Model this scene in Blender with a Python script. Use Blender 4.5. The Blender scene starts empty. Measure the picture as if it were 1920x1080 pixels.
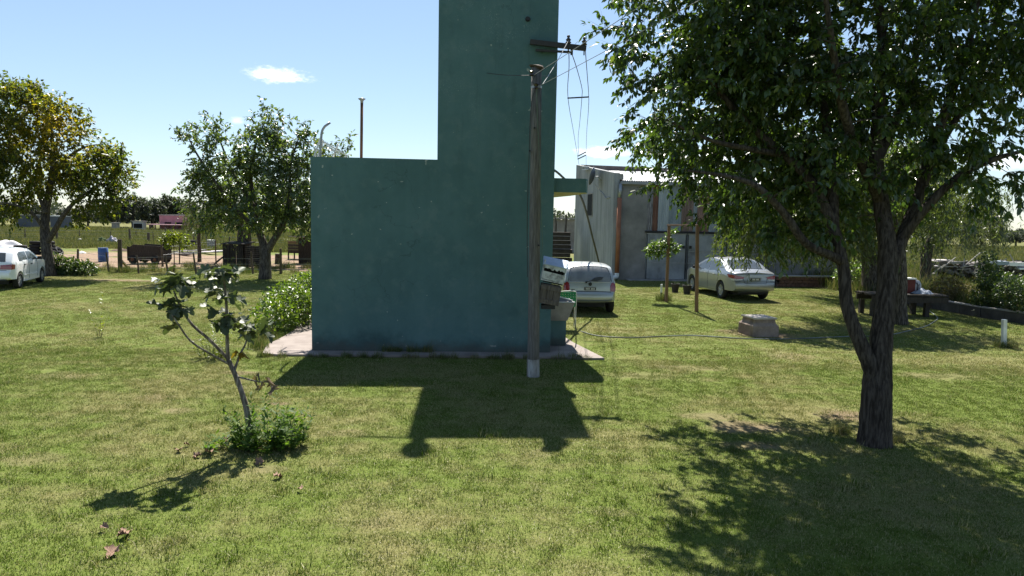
import bpy, bmesh, math, random
import numpy as np
from mathutils import Vector, Matrix

# ------------------------------------------------------------------ camera
SC = bpy.context.scene
COL = SC.collection
F, HC = 1300.0, 2.7                      # focal length in photo pixels, eye height in metres
PITCH = math.atan(127.0 / F)
ROLL = math.radians(1.15)
fw = Vector((0, math.cos(PITCH), -math.sin(PITCH)))
r0 = Vector((1, 0, 0)); u0 = Vector((0, math.sin(PITCH), math.cos(PITCH)))
RT = r0 * math.cos(ROLL) + u0 * math.sin(ROLL)
UP = -r0 * math.sin(ROLL) + u0 * math.cos(ROLL)
EYE = Vector((0, 0, HC))
cd = bpy.data.cameras.new('camera'); cam = bpy.data.objects.new('camera', cd); COL.objects.link(cam)
cam.matrix_world = Matrix(((RT.x, UP.x, -fw.x, 0), (RT.y, UP.y, -fw.y, 0), (RT.z, UP.z, -fw.z, HC), (0, 0, 0, 1)))
cd.sensor_width = 36.0; cd.lens = 36.0 * F / 1920.0
cd.clip_start = 0.05; cd.clip_end = 6000
SC.camera = cam

def ray(px, py):
    return (fw * F + RT * (px - 960) + UP * (540 - py)).normalized()
def gp(px, py, z=0.0):
    d = ray(px, py); t = (z - HC) / d.z
    return EYE + d * t
def at(px, py, Y):
    d = ray(px, py); return EYE + d * (Y / d.y)
def onplane(px, py, P, n):
    d = ray(px, py); return EYE + d * ((P - EYE).dot(n) / d.dot(n))

# ------------------------------------------------------------------ light
SUN_A, SUN_T = 0.045, 1.37               # sideways drift and steepness of the light
sd = Vector((SUN_A, -1, -SUN_T)).normalized()      # direction the light travels
SUN_EL = math.atan(SUN_T / math.hypot(1, SUN_A)); SUN_ROT = math.atan2(-SUN_A, 1)
sl = bpy.data.lights.new('sun', 'SUN'); sun = bpy.data.objects.new('sun', sl); COL.objects.link(sun)
sl.energy = 5.0; sl.angle = math.radians(0.55); sl.color = (1.0, 0.95, 0.86)
sun.rotation_euler = sd.to_track_quat('-Z', 'Y').to_euler(); sun.location = (0, 30, 60)

# ------------------------------------------------------------------ node helper
class NT:
    def __init__(s, tree): s.t = tree; s.n = tree.nodes; s.l = tree.links
    def new(s, typ, **kw):
        nd = s.n.new(typ)
        for k, v in kw.items():
            if k == 'inp':
                for a, b in v.items():
                    if isinstance(b, bpy.types.NodeSocket): s.l.new(b, nd.inputs[a])
                    else: nd.inputs[a].default_value = b
            else: setattr(nd, k, v)
        return nd
    def math(s, op, a, b=0.0, c=0.0, clamp=False):
        nd = s.new('ShaderNodeMath', operation=op, use_clamp=clamp)
        for i, x in enumerate((a, b, c)):
            if isinstance(x, bpy.types.NodeSocket): s.l.new(x, nd.inputs[i])
            else: nd.inputs[i].default_value = x
        return nd.outputs[0]
    def vmath(s, op, a, b=(0, 0, 0)):
        nd = s.new('ShaderNodeVectorMath', operation=op)
        for i, x in enumerate((a, b)):
            if isinstance(x, bpy.types.NodeSocket): s.l.new(x, nd.inputs[i])
            else: nd.inputs[i].default_value = x
        return nd
    def noise(s, vec, scale, detail=4, rough=0.55, dist=0.0):
        nd = s.new('ShaderNodeTexNoise', inp={'Scale': scale, 'Detail': detail, 'Roughness': rough, 'Distortion': dist})
        if vec is not None: s.l.new(vec, nd.inputs['Vector'])
        return nd.outputs['Fac']
    def ramp(s, fac, stops, interp='LINEAR'):
        nd = s.new('ShaderNodeValToRGB'); cr = nd.color_ramp; cr.interpolation = interp
        while len(cr.elements) < len(stops): cr.elements.new(0.5)
        for e, (p, c) in zip(cr.elements, stops):
            e.position = p; e.color = (c[0], c[1], c[2], 1) if not isinstance(c, (int, float)) else (c, c, c, 1)
        s.l.new(fac, nd.inputs[0]); return nd.outputs[0]
    def mix(s, fac, a, b, blend='MIX'):
        nd = s.new('ShaderNodeMix', data_type='RGBA', blend_type=blend)
        for k, x in ((0, fac), (6, a), (7, b)):
            if isinstance(x, bpy.types.NodeSocket): s.l.new(x, nd.inputs[k])
            elif k == 0: nd.inputs[k].default_value = x
            else: nd.inputs[k].default_value = (x[0], x[1], x[2], 1)
        return nd.outputs[2]
    def step(s, x, a, b):
        nd = s.new('ShaderNodeMapRange', interpolation_type='SMOOTHSTEP')
        s.l.new(x, nd.inputs[0]); nd.inputs[1].default_value = a; nd.inputs[2].default_value = b
        return nd.outputs[0]

# ------------------------------------------------------------------ world
W = bpy.data.worlds.new('World'); SC.world = W; W.use_nodes = True
wn = NT(W.node_tree); wn.n.clear()
sky = wn.new('ShaderNodeTexSky', sky_type='NISHITA'); sky.sun_disc = False
sky.sun_elevation = SUN_EL; sky.sun_rotation = SUN_ROT; sky.altitude = 100
sky.air_density = 1.0; sky.dust_density = 0.15; sky.ozone_density = 2.5
tc = wn.new('ShaderNodeTexCoord').outputs['Generated']
cn = wn.noise(wn.vmath('MULTIPLY', tc, (1, 1, 2.6)).outputs[0], 34.0, 9, 0.68)
mask = None
for (px, py, wpx, hpx, amt) in ((522, 141, 47, 13, 1.0), (1128, 286, 48, 11, 0.95), (1330, 292, 45, 12, 0.9), (1640, 285, 80, 20, 0.8), (442, 226, 12, 7, 0.35), (1880, 300, 60, 14, 0.7)):
    d = ray(px, py); rr = d.cross(Vector((0, 0, 1))).normalized(); uu = rr.cross(d)
    a = wn.math('MULTIPLY', wn.vmath('DOT_PRODUCT', tc, tuple(rr)).outputs['Value'], F / wpx)
    b = wn.math('MULTIPLY', wn.math('SUBTRACT', wn.vmath('DOT_PRODUCT', tc, tuple(uu)).outputs['Value'], 0.0), F / hpx)
    fwd = wn.math('GREATER_THAN', wn.vmath('DOT_PRODUCT', tc, tuple(d)).outputs['Value'], 0.5)
    r = wn.math('SQRT', wn.math('ADD', wn.math('MULTIPLY', a, a), wn.math('MULTIPLY', b, b)))
    r = wn.math('ADD', r, wn.math('MULTIPLY', wn.math('SUBTRACT', cn, 0.5), 2.6))
    m = wn.math('MULTIPLY', wn.math('MULTIPLY', wn.math('SUBTRACT', 1.0, wn.step(r, 0.15, 1.25)), amt), fwd)
    mask = m if mask is None else wn.math('MAXIMUM', mask, m)
gam = wn.new('ShaderNodeGamma', inp={'Color': sky.outputs[0], 'Gamma': 0.72})   # an even, camera-like response over the whole sky
skt = wn.mix(1.0, gam.outputs[0], (1.62, 1.74, 1.86), 'MULTIPLY')
skc = wn.mix(mask, skt, (13.0, 13.0, 13.3))
SKY_S = 0.05
bg = wn.new('ShaderNodeBackground', inp={'Color': skc, 'Strength': SKY_S})
wo = wn.new('ShaderNodeOutputWorld', inp={'Surface': bg.outputs[0]})
SC.view_settings.view_transform = 'Standard'; SC.view_settings.look = 'None'
SC.view_settings.gamma = 1.0; SC.view_settings.use_curve_mapping = False
SC.view_settings.exposure = 1.4
SC.render.engine = 'CYCLES'
SC.cycles.max_bounces = 8; SC.cycles.transparent_max_bounces = 8
SC.cycles.use_denoising = True

# ------------------------------------------------------------------ objects
ORG = {}
def tag(o, label=None, cat=None, group=None, kind=None):
    for k, v in (('label', label), ('category', cat), ('group', group), ('kind', kind)):
        if v: o[k] = v
    return o
def thing(name, loc, label, cat, group=None, rz=0.0, rx=0.0):
    o = bpy.data.objects.new(name, None); COL.objects.link(o); o.location = loc
    o.rotation_euler = (rx, 0, rz); o.empty_display_size = 0.2
    ORG[o.name] = Vector(loc)
    return tag(o, label, cat, group)
def link(name, me, parent=None):
    o = bpy.data.objects.new(name, me); COL.objects.link(o)
    if parent is not None:
        o.parent = parent; ORG[o.name] = ORG[parent.name]
    else: ORG[o.name] = Vector((0, 0, 0))
    return o

class MB:
    def __init__(s): s.v = []; s.f = []; s.a = []
    def add(s, vs, fs):
        k = len(s.v); s.v.extend([tuple(v) for v in vs]); s.f.extend([tuple(i + k for i in f) for f in fs]); return s
    def box(s, c, size, rot=None, taper=1.0):
        x, y, z = size[0] / 2, size[1] / 2, size[2] / 2; t = taper
        vs = [Vector(p) for p in ((-x, -y, -z), (x, -y, -z), (x, y, -z), (-x, y, -z), (-x * t, -y * t, z), (x * t, -y * t, z), (x * t, y * t, z), (-x * t, y * t, z))]
        if rot is not None: vs = [rot @ v for v in vs]
        c = Vector(c)
        return s.add([v + c for v in vs], [(3, 2, 1, 0), (4, 5, 6, 7), (0, 1, 5, 4), (1, 2, 6, 5), (2, 3, 7, 6), (3, 0, 4, 7)])
    def beam(s, p0, p1, w, h, up=(0, 0, 1), jit=0.0):
        p0, p1 = Vector(p0), Vector(p1); d = (p1 - p0).normalized(); up = Vector(up)
        if abs(d.dot(up)) > 0.98: up = Vector((0, 1, 0))
        sx = d.cross(up).normalized(); sy = sx.cross(d)
        vs = []
        for p in (p0, p1):
            for a, b in ((-1, -1), (1, -1), (1, 1), (-1, 1)):
                j = Vector((random.uniform(-jit, jit), random.uniform(-jit, jit), random.uniform(-jit, jit)))
                vs.append(p + sx * a * w / 2 + sy * b * h / 2 + j)
        return s.add(vs, [(3, 2, 1, 0), (4, 5, 6, 7), (0, 1, 5, 4), (1, 2, 6, 5), (2, 3, 7, 6), (3, 0, 4, 7)])
    def tube(s, pts, rad, n=8, cap=True, rough=0.0, ridges=0):
        pts = [Vector(p) for p in pts]
        if isinstance(rad, (int, float)): rad = [rad] * len(pts)
        k0 = len(s.v); prev = None
        for i, p in enumerate(pts):
            d = (pts[min(i + 1, len(pts) - 1)] - pts[max(i - 1, 0)])
            d = d.normalized() if d.length > 1e-9 else Vector((0, 0, 1))
            if prev is None:
                sx = d.cross(Vector((0.13, 0.97, 0.2)))
                if sx.length < 0.1: sx = d.cross(Vector((1, 0, 0)))
            else: sx = prev - d * prev.dot(d)
            sx.normalize(); prev = sx; sy = d.cross(sx)
            for j in range(n):
                a = 2 * math.pi * j / n
                rr = rad[i] * (1 + (random.uniform(-rough, rough) if rough else 0) + (0.055 * (1 if j % 2 else -1) if ridges else 0))
                s.v.append(tuple(p + (sx * math.cos(a) + sy * math.sin(a)) * rr))
        for i in range(len(pts) - 1):
            for j in range(n):
                a = k0 + i * n + j; b = k0 + i * n + (j + 1) % n
                s.f.append((a, b, b + n, a + n))
        if cap:
            s.f.append(tuple(k0 + n - 1 - j for j in range(n)))
            e = k0 + (len(pts) - 1) * n; s.f.append(tuple(e + j for j in range(n)))
        return s
    def lathe(s, prof, n=24, M=None):
        k0 = len(s.v)
        for r, z in prof:
            for j in range(n):
                a = 2 * math.pi * j / n; v = Vector((r * math.cos(a), r * math.sin(a), z))
                s.v.append(tuple(M @ v if M is not None else v))
        for i in range(len(prof) - 1):
            for j in range(n):
                a = k0 + i * n + j; b = k0 + i * n + (j + 1) % n
                s.f.append((a, b, b + n, a + n))
        s.f.append(tuple(k0 + n - 1 - j for j in range(n)))
        e = k0 + (len(prof) - 1) * n; s.f.append(tuple(e + j for j in range(n)))
        return s
    def prism(s, poly, z0, z1):
        n = len(poly)
        return s.add([(p[0], p[1], z0) for p in poly] + [(p[0], p[1], z1) for p in poly],
                     [tuple(range(n - 1, -1, -1)), tuple(range(n, 2 * n))] + [(i, (i + 1) % n, n + (i + 1) % n, n + i) for i in range(n)])
    def build(s, name, mat, parent=None, smooth=False, local=False, bevel=0.0, kind=None):
        me = bpy.data.meshes.new(name)
        off = Vector((0, 0, 0)) if (parent is None or local) else ORG[parent.name]
        me.from_pydata([(v[0] - off.x, v[1] - off.y, v[2] - off.z) for v in s.v], [], s.f)
        if mat is not None: me.materials.append(mat)
        bm = bmesh.new(); bm.from_mesh(me); bmesh.ops.recalc_face_normals(bm, faces=bm.faces)
        if bevel > 0:
            es = [e for e in bm.edges if len(e.link_faces) == 2 and e.calc_face_angle(0) > 0.5]
            bmesh.ops.bevel(bm, geom=es, offset=bevel, segments=2, affect='EDGES', profile=0.7)
        bm.to_mesh(me); bm.free()
        if smooth:
            me.shade_smooth()
        o = link(name, me, parent)
        if kind: o['kind'] = kind
        return o

def smooth_path(pts, k=6):
    pts = [Vector(p) for p in pts]; out = []
    for i in range(len(pts) - 1):
        p0 = pts[max(i - 1, 0)]; p1 = pts[i]; p2 = pts[i + 1]; p3 = pts[min(i + 2, len(pts) - 1)]
        for j in range(k):
            t = j / k
            out.append(0.5 * ((2 * p1) + (p2 - p0) * t + (2 * p0 - 5 * p1 + 4 * p2 - p3) * t * t + (3 * p1 - p0 - 3 * p2 + p3) * t ** 3))
    out.append(pts[-1]); return out

# ------------------------------------------------------------------ materials
def pm(name, stops, scale=3.0, rough=0.8, bump=0.0, bscale=40.0, metal=0.0, stretch=(1, 1, 1), coord='pos', spec=0.3, coat=0.0, detail=5, rvar=0.0):
    m = bpy.data.materials.new(name); m.use_nodes = True; t = NT(m.node_tree)
    b = t.n['Principled BSDF']
    if coord == 'pos': v = t.new('ShaderNodeNewGeometry').outputs['Position']
    else: v = t.new('ShaderNodeTexCoord').outputs['Object']
    v = t.vmath('MULTIPLY', v, stretch).outputs[0]
    if isinstance(stops[0], (int, float)):
        c = stops; stops = [(0.3, [x * 0.82 for x in c]), (0.7, [min(1, x * 1.15) for x in c])]
    n = t.noise(v, scale, detail, 0.6)
    t.l.new(t.ramp(n, stops), b.inputs['Base Color'])
    b.inputs['Metallic'].default_value = metal; b.inputs['Specular IOR Level'].default_value = spec
    b.inputs['Coat Weight'].default_value = coat
    if rvar: t.l.new(t.math('ADD', rough - rvar / 2, t.math('MULTIPLY', n, rvar)), b.inputs['Roughness'])
    else: b.inputs['Roughness'].default_value = rough
    if bump:
        bn = t.noise(v, bscale, 4, 0.6)
        bp = t.new('ShaderNodeBump', inp={'Strength': bump, 'Distance': 0.02, 'Height': bn})
        t.l.new(bp.outputs[0], b.inputs['Normal'])
    return m

def leafmat(name, stops, trans=0.45, rough=0.42, spec=0.5, tcol=(1.5, 1.6, 0.55)):
    m = bpy.data.materials.new(name); m.use_nodes = True; t = NT(m.node_tree)
    b = t.n['Principled BSDF']; out = t.n['Material Output']
    at_ = t.new('ShaderNodeAttribute', attribute_name='v').outputs['Fac']
    c = t.ramp(at_, stops)
    t.l.new(c, b.inputs['Base Color']); b.inputs['Roughness'].default_value = rough; b.inputs['Specular IOR Level'].default_value = spec
    tr = t.new('ShaderNodeBsdfTranslucent', inp={'Color': t.mix(1.0, c, tcol, 'MULTIPLY')})
    mx = t.new('ShaderNodeMixShader', inp={0: trans, 1: b.outputs[0], 2: tr.outputs[0]})
    t.l.new(mx.outputs[0], out.inputs['Surface']); return m
# ------------------------------------------------------------------ ground
BARE = []                                 # bare soil: centre, radii, strength
def bare(px, py, rx, ry, k): p = gp(px, py); BARE.append((p.x, p.y, rx, ry, k))
bare(1432, 628, 0.9, 0.55, 1.0); bare(1390, 622, 0.8, 0.5, 0.8); bare(1590, 780, 0.5, 0.35, 0.9); bare(1400, 800, 0.7, 0.35, 0.75); bare(1395, 835, 0.55, 0.2, 0.7)
bare(455, 700, 0.45, 0.2, 0.7); bare(290, 745, 0.35, 0.25, 0.4); bare(525, 757, 0.2, 0.12, 0.8); bare(230, 526, 2.0, 0.55, 0.9); bare(505, 880, 0.3, 0.15, 0.35); bare(1200, 705, 0.8, 0.35, 0.35)

for q in ((850, 740, .5, .25, .35), (1290, 690, .9, .3, .4), (1760, 705, .9, .35, .4), (1480, 668, .7, .4, .4), (120, 705, .7, .4, .35), (650, 812, .35, .18, .35), (1010, 850, .3, .15, .3), (1150, 960, .25, .14, .3), (330, 770, .3, .2, .45), (700, 980, .22, .12, .25), (1330, 780, .5, .25, .5), (60, 860, .4, .25, .35)): bare(*q)

def lawn_tone(t, pos):
    """green / straw / soil mix that both the turf and its blades share"""
    a = t.noise(pos, 0.33, 4, 0.55, 0.4)
    b = t.noise(t.vmath('MULTIPLY', pos, (1.0, 1.5, 1)).outputs[0], 1.5, 5, 0.62)
    straw = t.step(t.math('ADD', t.math('MULTIPLY', a, 0.62), t.math('MULTIPLY', b, 0.38)), 0.42, 0.64)
    w = t.math('MULTIPLY', t.math('SUBTRACT', t.noise(pos, 2.2, 5, 0.65), 0.5), 1.7)
    soil = None
    for (x, y, rx, ry, k) in BARE:
        d = t.vmath('MULTIPLY', t.vmath('SUBTRACT', pos, (x, y, 0)).outputs[0], (1 / rx, 1 / ry, 0))
        r = t.math('ADD', t.vmath('LENGTH', d.outputs[0]).outputs['Value'], w)
        m = t.math('MULTIPLY', t.math('SUBTRACT', 1.0, t.step(r, 0.45, 1.15)), k)
        soil = m if soil is None else t.math('MAXIMUM', soil, m)
    return straw, soil

gm = bpy.data.materials.new('ground'); gm.use_nodes = True; t = NT(gm.node_tree); b = t.n['Principled BSDF']
pos = t.new('ShaderNodeNewGeometry').outputs['Position']
straw, soil = lawn_tone(t, pos)
fine = t.noise(pos, 28, 4, 0.7); fine2 = t.noise(pos, 7.0, 4, 0.6)
green = t.ramp(fine, [(0.25, (0.07, 0.11, 0.018)), (0.5, (0.13, 0.175, 0.032)), (0.8, (0.20, 0.23, 0.06))])
strawc = t.ramp(fine, [(0.25, (0.13, 0.12, 0.045)), (0.55, (0.24, 0.21, 0.095)), (0.8, (0.36, 0.31, 0.17))])
lawn = t.mix(t.math('MULTIPLY', straw, 0.8), green, strawc)
soilc = t.ramp(fine2, [(0.25, (0.15, 0.105, 0.065)), (0.6, (0.26, 0.19, 0.125)), (0.8, (0.33, 0.26, 0.18))])
sx = t.new('ShaderNodeSeparateXYZ', inp={0: pos}); X, Y = sx.outputs[0], sx.outputs[1]
wob = t.math('MULTIPLY', t.math('SUBTRACT', t.noise(pos, 0.28, 4, 0.6), 0.5), 9.0)
# trodden yard behind the fence on the left
yd = t.math('MULTIPLY', t.step(t.math('ADD', Y, wob), 33.0, 34.2), t.math('SUBTRACT', 1.0, t.step(t.math('ADD', Y, wob), 45.5, 48.5)))
yx = t.math('MULTIPLY', t.math('SUBTRACT', 1.0, t.step(X, -6.5, -5.0)), t.step(t.math('ADD', X, wob), -34.0, -27.0))
yard = t.math('MULTIPLY', yd, yx)
yard = t.math('MULTIPLY', yard, t.step(t.math('ADD', t.noise(pos, 0.9, 5, 0.65), t.math('MULTIPLY', straw, 0.2)), 0.36, 0.5))
yardc = t.ramp(fine2, [(0.25, (0.21, 0.145, 0.10)), (0.55, (0.31, 0.22, 0.155)), (0.8, (0.40, 0.30, 0.22))])
# meadow beyond
fl = t.step(t.math('ADD', Y, wob), 47.0, 56.0)
big = t.noise(t.vmath('MULTIPLY', pos, (0.35, 1, 1)).outputs[0], 0.16, 5, 0.6)
meadow = t.ramp(big, [(0.3, (0.11, 0.13, 0.038)), (0.5, (0.16, 0.16, 0.055)), (0.7, (0.21, 0.185, 0.08))])
c = t.mix(t.math('MAXIMUM', soil, 0.0), lawn, soilc)
c = t.mix(fl, c, meadow)
c = t.mix(yard, c, yardc)
c = t.mix(1.0, c, (0.77, 0.77, 0.77), 'MULTIPLY')
t.l.new(c, b.inputs['Base Color']); b.inputs['Roughness'].default_value = 0.95; b.inputs['Specular IOR Level'].default_value = 0.1
bh = t.math('ADD', t.math('MULTIPLY', t.noise(pos, 45, 3, 0.7), 0.5), t.math('MULTIPLY', t.noise(pos, 5, 4, 0.6), 0.8))
t.l.new(t.new('ShaderNodeBump', inp={'Strength': 0.8, 'Distance': 0.05, 'Height': bh}).outputs[0], b.inputs['Normal'])
g = MB(); S_ = 4000
g.add([(-S_, -200, 0), (S_, -200, 0), (S_, 5500, 0), (-S_, 5500, 0)], [(0, 1, 2, 3)])
tag(g.build('ground', gm), 'wide flat ground of mown lawn, trodden yard and meadow', kind='structure')

# ------------------------------------------------------------------ pavement round the green building
A = gp(585, 661); B = gp(1031, 665); A.z = B.z = 0
FU = (B - A).normalized(); FN = Vector((-FU.y, FU.x, 0))       # along the front wall, and into the building
HLOW = onplane(588, 293.5, A, FN).z
SPL = (onplane(820, 298, A, FN) - A).dot(FU)
WID = (B - A).length
HT, TD, LD = 7.45, 2.35, 6.3
def bl(u, n, z=0.0): return A + FU * u + FN * n + Vector((0, 0, z))
pav_m = pm('pavement', [(0.3, (0.17, 0.14, 0.124)), (0.55, (0.235, 0.20, 0.18)), (0.8, (0.29, 0.25, 0.224))], 2.2, 0.9, 0.35, 60)
pl = [(-0.88, -0.30), (-0.6, -0.42), (0.4, -0.40), (1.6, -0.44), (2.7, -0.40), (3.9, -0.43), (4.9, -0.46), (5.45, -0.52), (5.78, -0.50), (5.62, 0.25), (5.42, 1.2), (5.25, 2.4), (5.2, 4.5), (5.2, 6.3), (WID - .05, 6.3),
      (WID - .05, 0.06), (0.05, 0.06), (0.05, 6.3), (-1.0, 6.3), (-1.02, 3.9), (-0.98, 1.8), (-1.05, 0.6)]
pv = MB(); pv.prism([bl(u, n) for u, n in pl], 0.0, 0.045)
tag(pv.build('pavement', pav_m, bevel=0.012), 'narrow pale concrete apron round the green building', kind='structure')

# ------------------------------------------------------------------ grass blades (one countless mass)
def blade_patch(name, size, n, hmin, hmax, wid, mat, seed, lean=0.6):
    r = np.random.default_rng(seed)
    x = r.uniform(-size / 2, size / 2, n); y = r.uniform(-size / 2, size / 2, n)
    h = r.uniform(hmin, hmax, n) * (1 + 0.9 * (r.random(n) > 0.95)); a = r.uniform(0, 2 * np.pi, n); la = r.uniform(0, 2 * np.pi, n)
    le = r.uniform(0.1, lean, n) * h; w = wid * r.uniform(0.6, 1.25, n)
    flat = r.random(n) > 0.86                          # clippings lying down
    h = np.where(flat, h * 0.25, h); le = np.where(flat, hmax * 1.3, le)
    P = np.stack([x, y, np.zeros(n)], 1); sd_ = np.stack([np.cos(a), np.sin(a), np.zeros(n)], 1)
    ld = np.stack([np.cos(la) * le, np.sin(la) * le, np.zeros(n)], 1); zz = np.array([0, 0, 1.0])
    V = np.empty((n, 5, 3))
    V[:, 0] = P - sd_ * w[:, None] / 2; V[:, 1] = P + sd_ * w[:, None] / 2
    mid = P + ld * 0.35 + zz * (h * 0.62)[:, None]
    V[:, 2] = mid - sd_ * w[:, None] * 0.4; V[:, 3] = mid + sd_ * w[:, None] * 0.4
    V[:, 4] = P + ld + zz * h[:, None]
    V = V.reshape(-1, 3)
    k = np.arange(n)[:, None] * 5
    T = np.concatenate([k + np.array([[0, 1, 3]]), k + np.array([[0, 3, 2]]), k + np.array([[2, 3, 4]])], 0)
    me = bpy.data.meshes.new(name); me.vertices.add(len(V)); me.vertices.foreach_set('co', V.ravel())
    me.loops.add(T.size); me.loops.foreach_set('vertex_index', T.ravel().astype(np.int32))
    me.polygons.add(len(T)); me.polygons.foreach_set('loop_start', (np.arange(len(T)) * 3).astype(np.int32))
    me.update(calc_edges=True); me.validate()
    at_ = me.attributes.new('v', 'FLOAT', 'POINT'); at_.data.foreach_set('value', np.repeat(np.where(flat, r.uniform(0.6, 1, n), r.random(n)), 5).astype(np.float32))
    me.materials.append(mat); return bpy.data.objects.new(name, me)

def blade_mat(name, greens, straws, bias=0.0):
    m = bpy.data.materials.new(name); m.use_nodes = True; t = NT(m.node_tree); b = t.n['Principled BSDF']
    pos = t.new('ShaderNodeNewGeometry').outputs['Position']; pos = t.vmath('MULTIPLY', pos, (1, 1, 0)).outputs[0]
    straw, soil = lawn_tone(t, pos)
    v = t.new('ShaderNodeAttribute', attribute_name='v').outputs['Fac']
    f = t.step(t.math('ADD', v, t.math('MULTIPLY', t.math('MAXIMUM', straw, soil), 0.62)), 0.70 - bias, 1.02 - bias)
    c = t.mix(1.0, t.mix(f, t.ramp(v, greens), t.ramp(v, straws)), (0.75, 0.765, 0.75), 'MULTIPLY')
    t.l.new(c, b.inputs['Base Color']); b.inputs['Roughness'].default_value = 0.5; b.inputs['Specular IOR Level'].default_value = 0.18
    tr = t.new('ShaderNodeBsdfTranslucent', inp={'Color': t.mix(1.0, c, (1.25, 1.35, 0.7), 'MULTIPLY')})
    mx = t.new('ShaderNodeMixShader', inp={0: 0.24, 1: b.outputs[0], 2: tr.outputs[0]})
    t.l.new(mx.outputs[0], t.n['Material Output'].inputs['Surface']); return m

def scatter(name, pts, rots, scls, patches, label, idx=None):
    me = bpy.data.meshes.new(name); me.from_pydata([tuple(p) for p in pts], [], [])
    for nm, arr in (('rot', rots), ('scl', scls), ('idx', idx if idx is not None else [rnd.randrange(len(patches)) for _ in pts])):
        a = me.attributes.new(nm, 'FLOAT', 'POINT'); a.data.foreach_set('value', np.array(arr, np.float32))
    o = link(name, me); tag(o, label, kind='stuff')
    cl = bpy.data.collections.new(name + '_pieces')
    for i, p in enumerate(patches): p.name = '%s_piece_%02d' % (name, i); cl.objects.link(p)   # picked in name order
    ng = bpy.data.node_groups.new(name, 'GeometryNodeTree')
    ng.interface.new_socket('Geometry', in_out='INPUT', socket_type='NodeSocketGeometry')
    ng.interface.new_socket('Geometry', in_out='OUTPUT', socket_type='NodeSocketGeometry')
    N, L = ng.nodes, ng.links
    gi = N.new('NodeGroupInput'); go = N.new('NodeGroupOutput')
    ci = N.new('GeometryNodeCollectionInfo'); ci.inputs['Collection'].default_value = cl; ci.inputs['Separate Children'].default_value = True
    ip = N.new('GeometryNodeInstanceOnPoints'); ip.inputs['Pick Instance'].default_value = True
    def na(n):
        x = N.new('GeometryNodeInputNamedAttribute'); x.data_type = 'FLOAT'; x.inputs['Name'].default_value = n; return x.outputs[0]
    L.new(na('idx'), ip.inputs['Instance Index'])
    cx = N.new('ShaderNodeCombineXYZ'); L.new(na('rot'), cx.inputs[2])
    L.new(gi.outputs[0], ip.inputs['Points']); L.new(ci.outputs[0], ip.inputs['Instance'])
    L.new(cx.outputs[0], ip.inputs['Rotation']); L.new(na('scl'), ip.inputs['Scale']); L.new(ip.outputs[0], go.inputs[0])
    md = o.modifiers.new('scatter', 'NODES'); md.node_group = ng
    return o

lawn_m = blade_mat('lawn_blades', [(0.0, (0.065, 0.112, 0.013)), (0.5, (0.112, 0.165, 0.020)), (1.0, (0.17, 0.20, 0.036))],
                   [(0.0, (0.21, 0.20, 0.07)), (0.6, (0.30, 0.27, 0.12)), (1.0, (0.46, 0.41, 0.24))])
pol = [bl(u, n) for u, n in pl[:15]] + [bl(0, 6.3)] + [bl(u, n) for u, n in pl[18:]]
def inside(p, poly):
    c = False; j = len(poly) - 1
    for i in range(len(poly)):
        a, q = poly[i], poly[j]
        if (a.y > p[1]) != (q.y > p[1]) and p[0] < (q.x - a.x) * (p[1] - a.y) / (q.y - a.y) + a.x: c = not c
        j = i
    return c
def barek(p):
    k = 0
    for (x, y, rx, ry, s) in BARE:
        d = math.hypot((p[0] - x) / rx, (p[1] - y) / ry)
        if d < 0.95: k = max(k, s)
    return k
rnd = random.Random(4)
pts, rots, scls = [], [], []
def strew(y0, y1, s, sc):
    y = y0
    while y < y1:
        hw = 0.78 * y + 1.0; x = -hw
        while x < hw:
            p = (x + rnd.uniform(-.15, .15) * s, y + rnd.uniform(-.15, .15) * s, 0)
            m = 0.13 if s < .5 else .22
            if not any(inside((p[0] + a, p[1] + c), pol) for a, c in ((0, 0), (m, 0), (-m, 0), (0, m), (0, -m))) and rnd.random() > barek(p) * 0.85:
                pts.append(p); rots.append(rnd.uniform(0, 6.28)); scls.append(sc * rnd.uniform(0.8, 1.2))
            x += s
        y += s
strew(4.3, 13.5, 0.36, 1.0); n1 = len(pts)
n2 = n1; strew(13.5, 34, 0.84, 1.0)
patches = [blade_patch('grass_blades', 0.5, 1000, 0.007, 0.023, 0.0044, lawn_m, 10 + i, 1.1) for i in range(6)]
n3 = len(pts)
for i in range(620):
    y = 4.6 + 15 * rnd.random() ** 1.3; x = rnd.uniform(-.8, .8) * y
    if not inside((x, y), pol) and not barek((x, y)): pts.append((x, y, 0)); rots.append(rnd.uniform(0, 6.28)); scls.append(rnd.uniform(.5, 1.25))
tuft = [blade_patch('grass_tuft', 0.16, 46, 0.02, 0.075, 0.006, lawn_m, 80 + i, 1.0) for i in range(4)]
far_m = blade_mat('far_lawn_blades', [(0.0, (0.10, 0.138, 0.024)), (0.5, (0.155, 0.19, 0.036)), (1.0, (0.21, 0.23, 0.06))], [(0.0, (0.24, 0.22, 0.09)), (0.6, (0.34, 0.30, 0.15)), (1.0, (0.48, 0.43, 0.26))], 0.10)  # strawier and paler than the near blades; grazing sheen put into the colour
far_p = [blade_patch('grass_blades', 1.1, 1900, 0.006, 0.020, 0.009, far_m, 30 + i, 1.1) for i in range(4)]
scatter('lawn_grass', pts, rots, scls, patches + far_p + tuft, 'short mown lawn grass with straw patches', [rnd.randrange(6) if i < n1 else (6 if i < n3 else 10) + rnd.randrange(4) for i in range(len(pts))])

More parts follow.
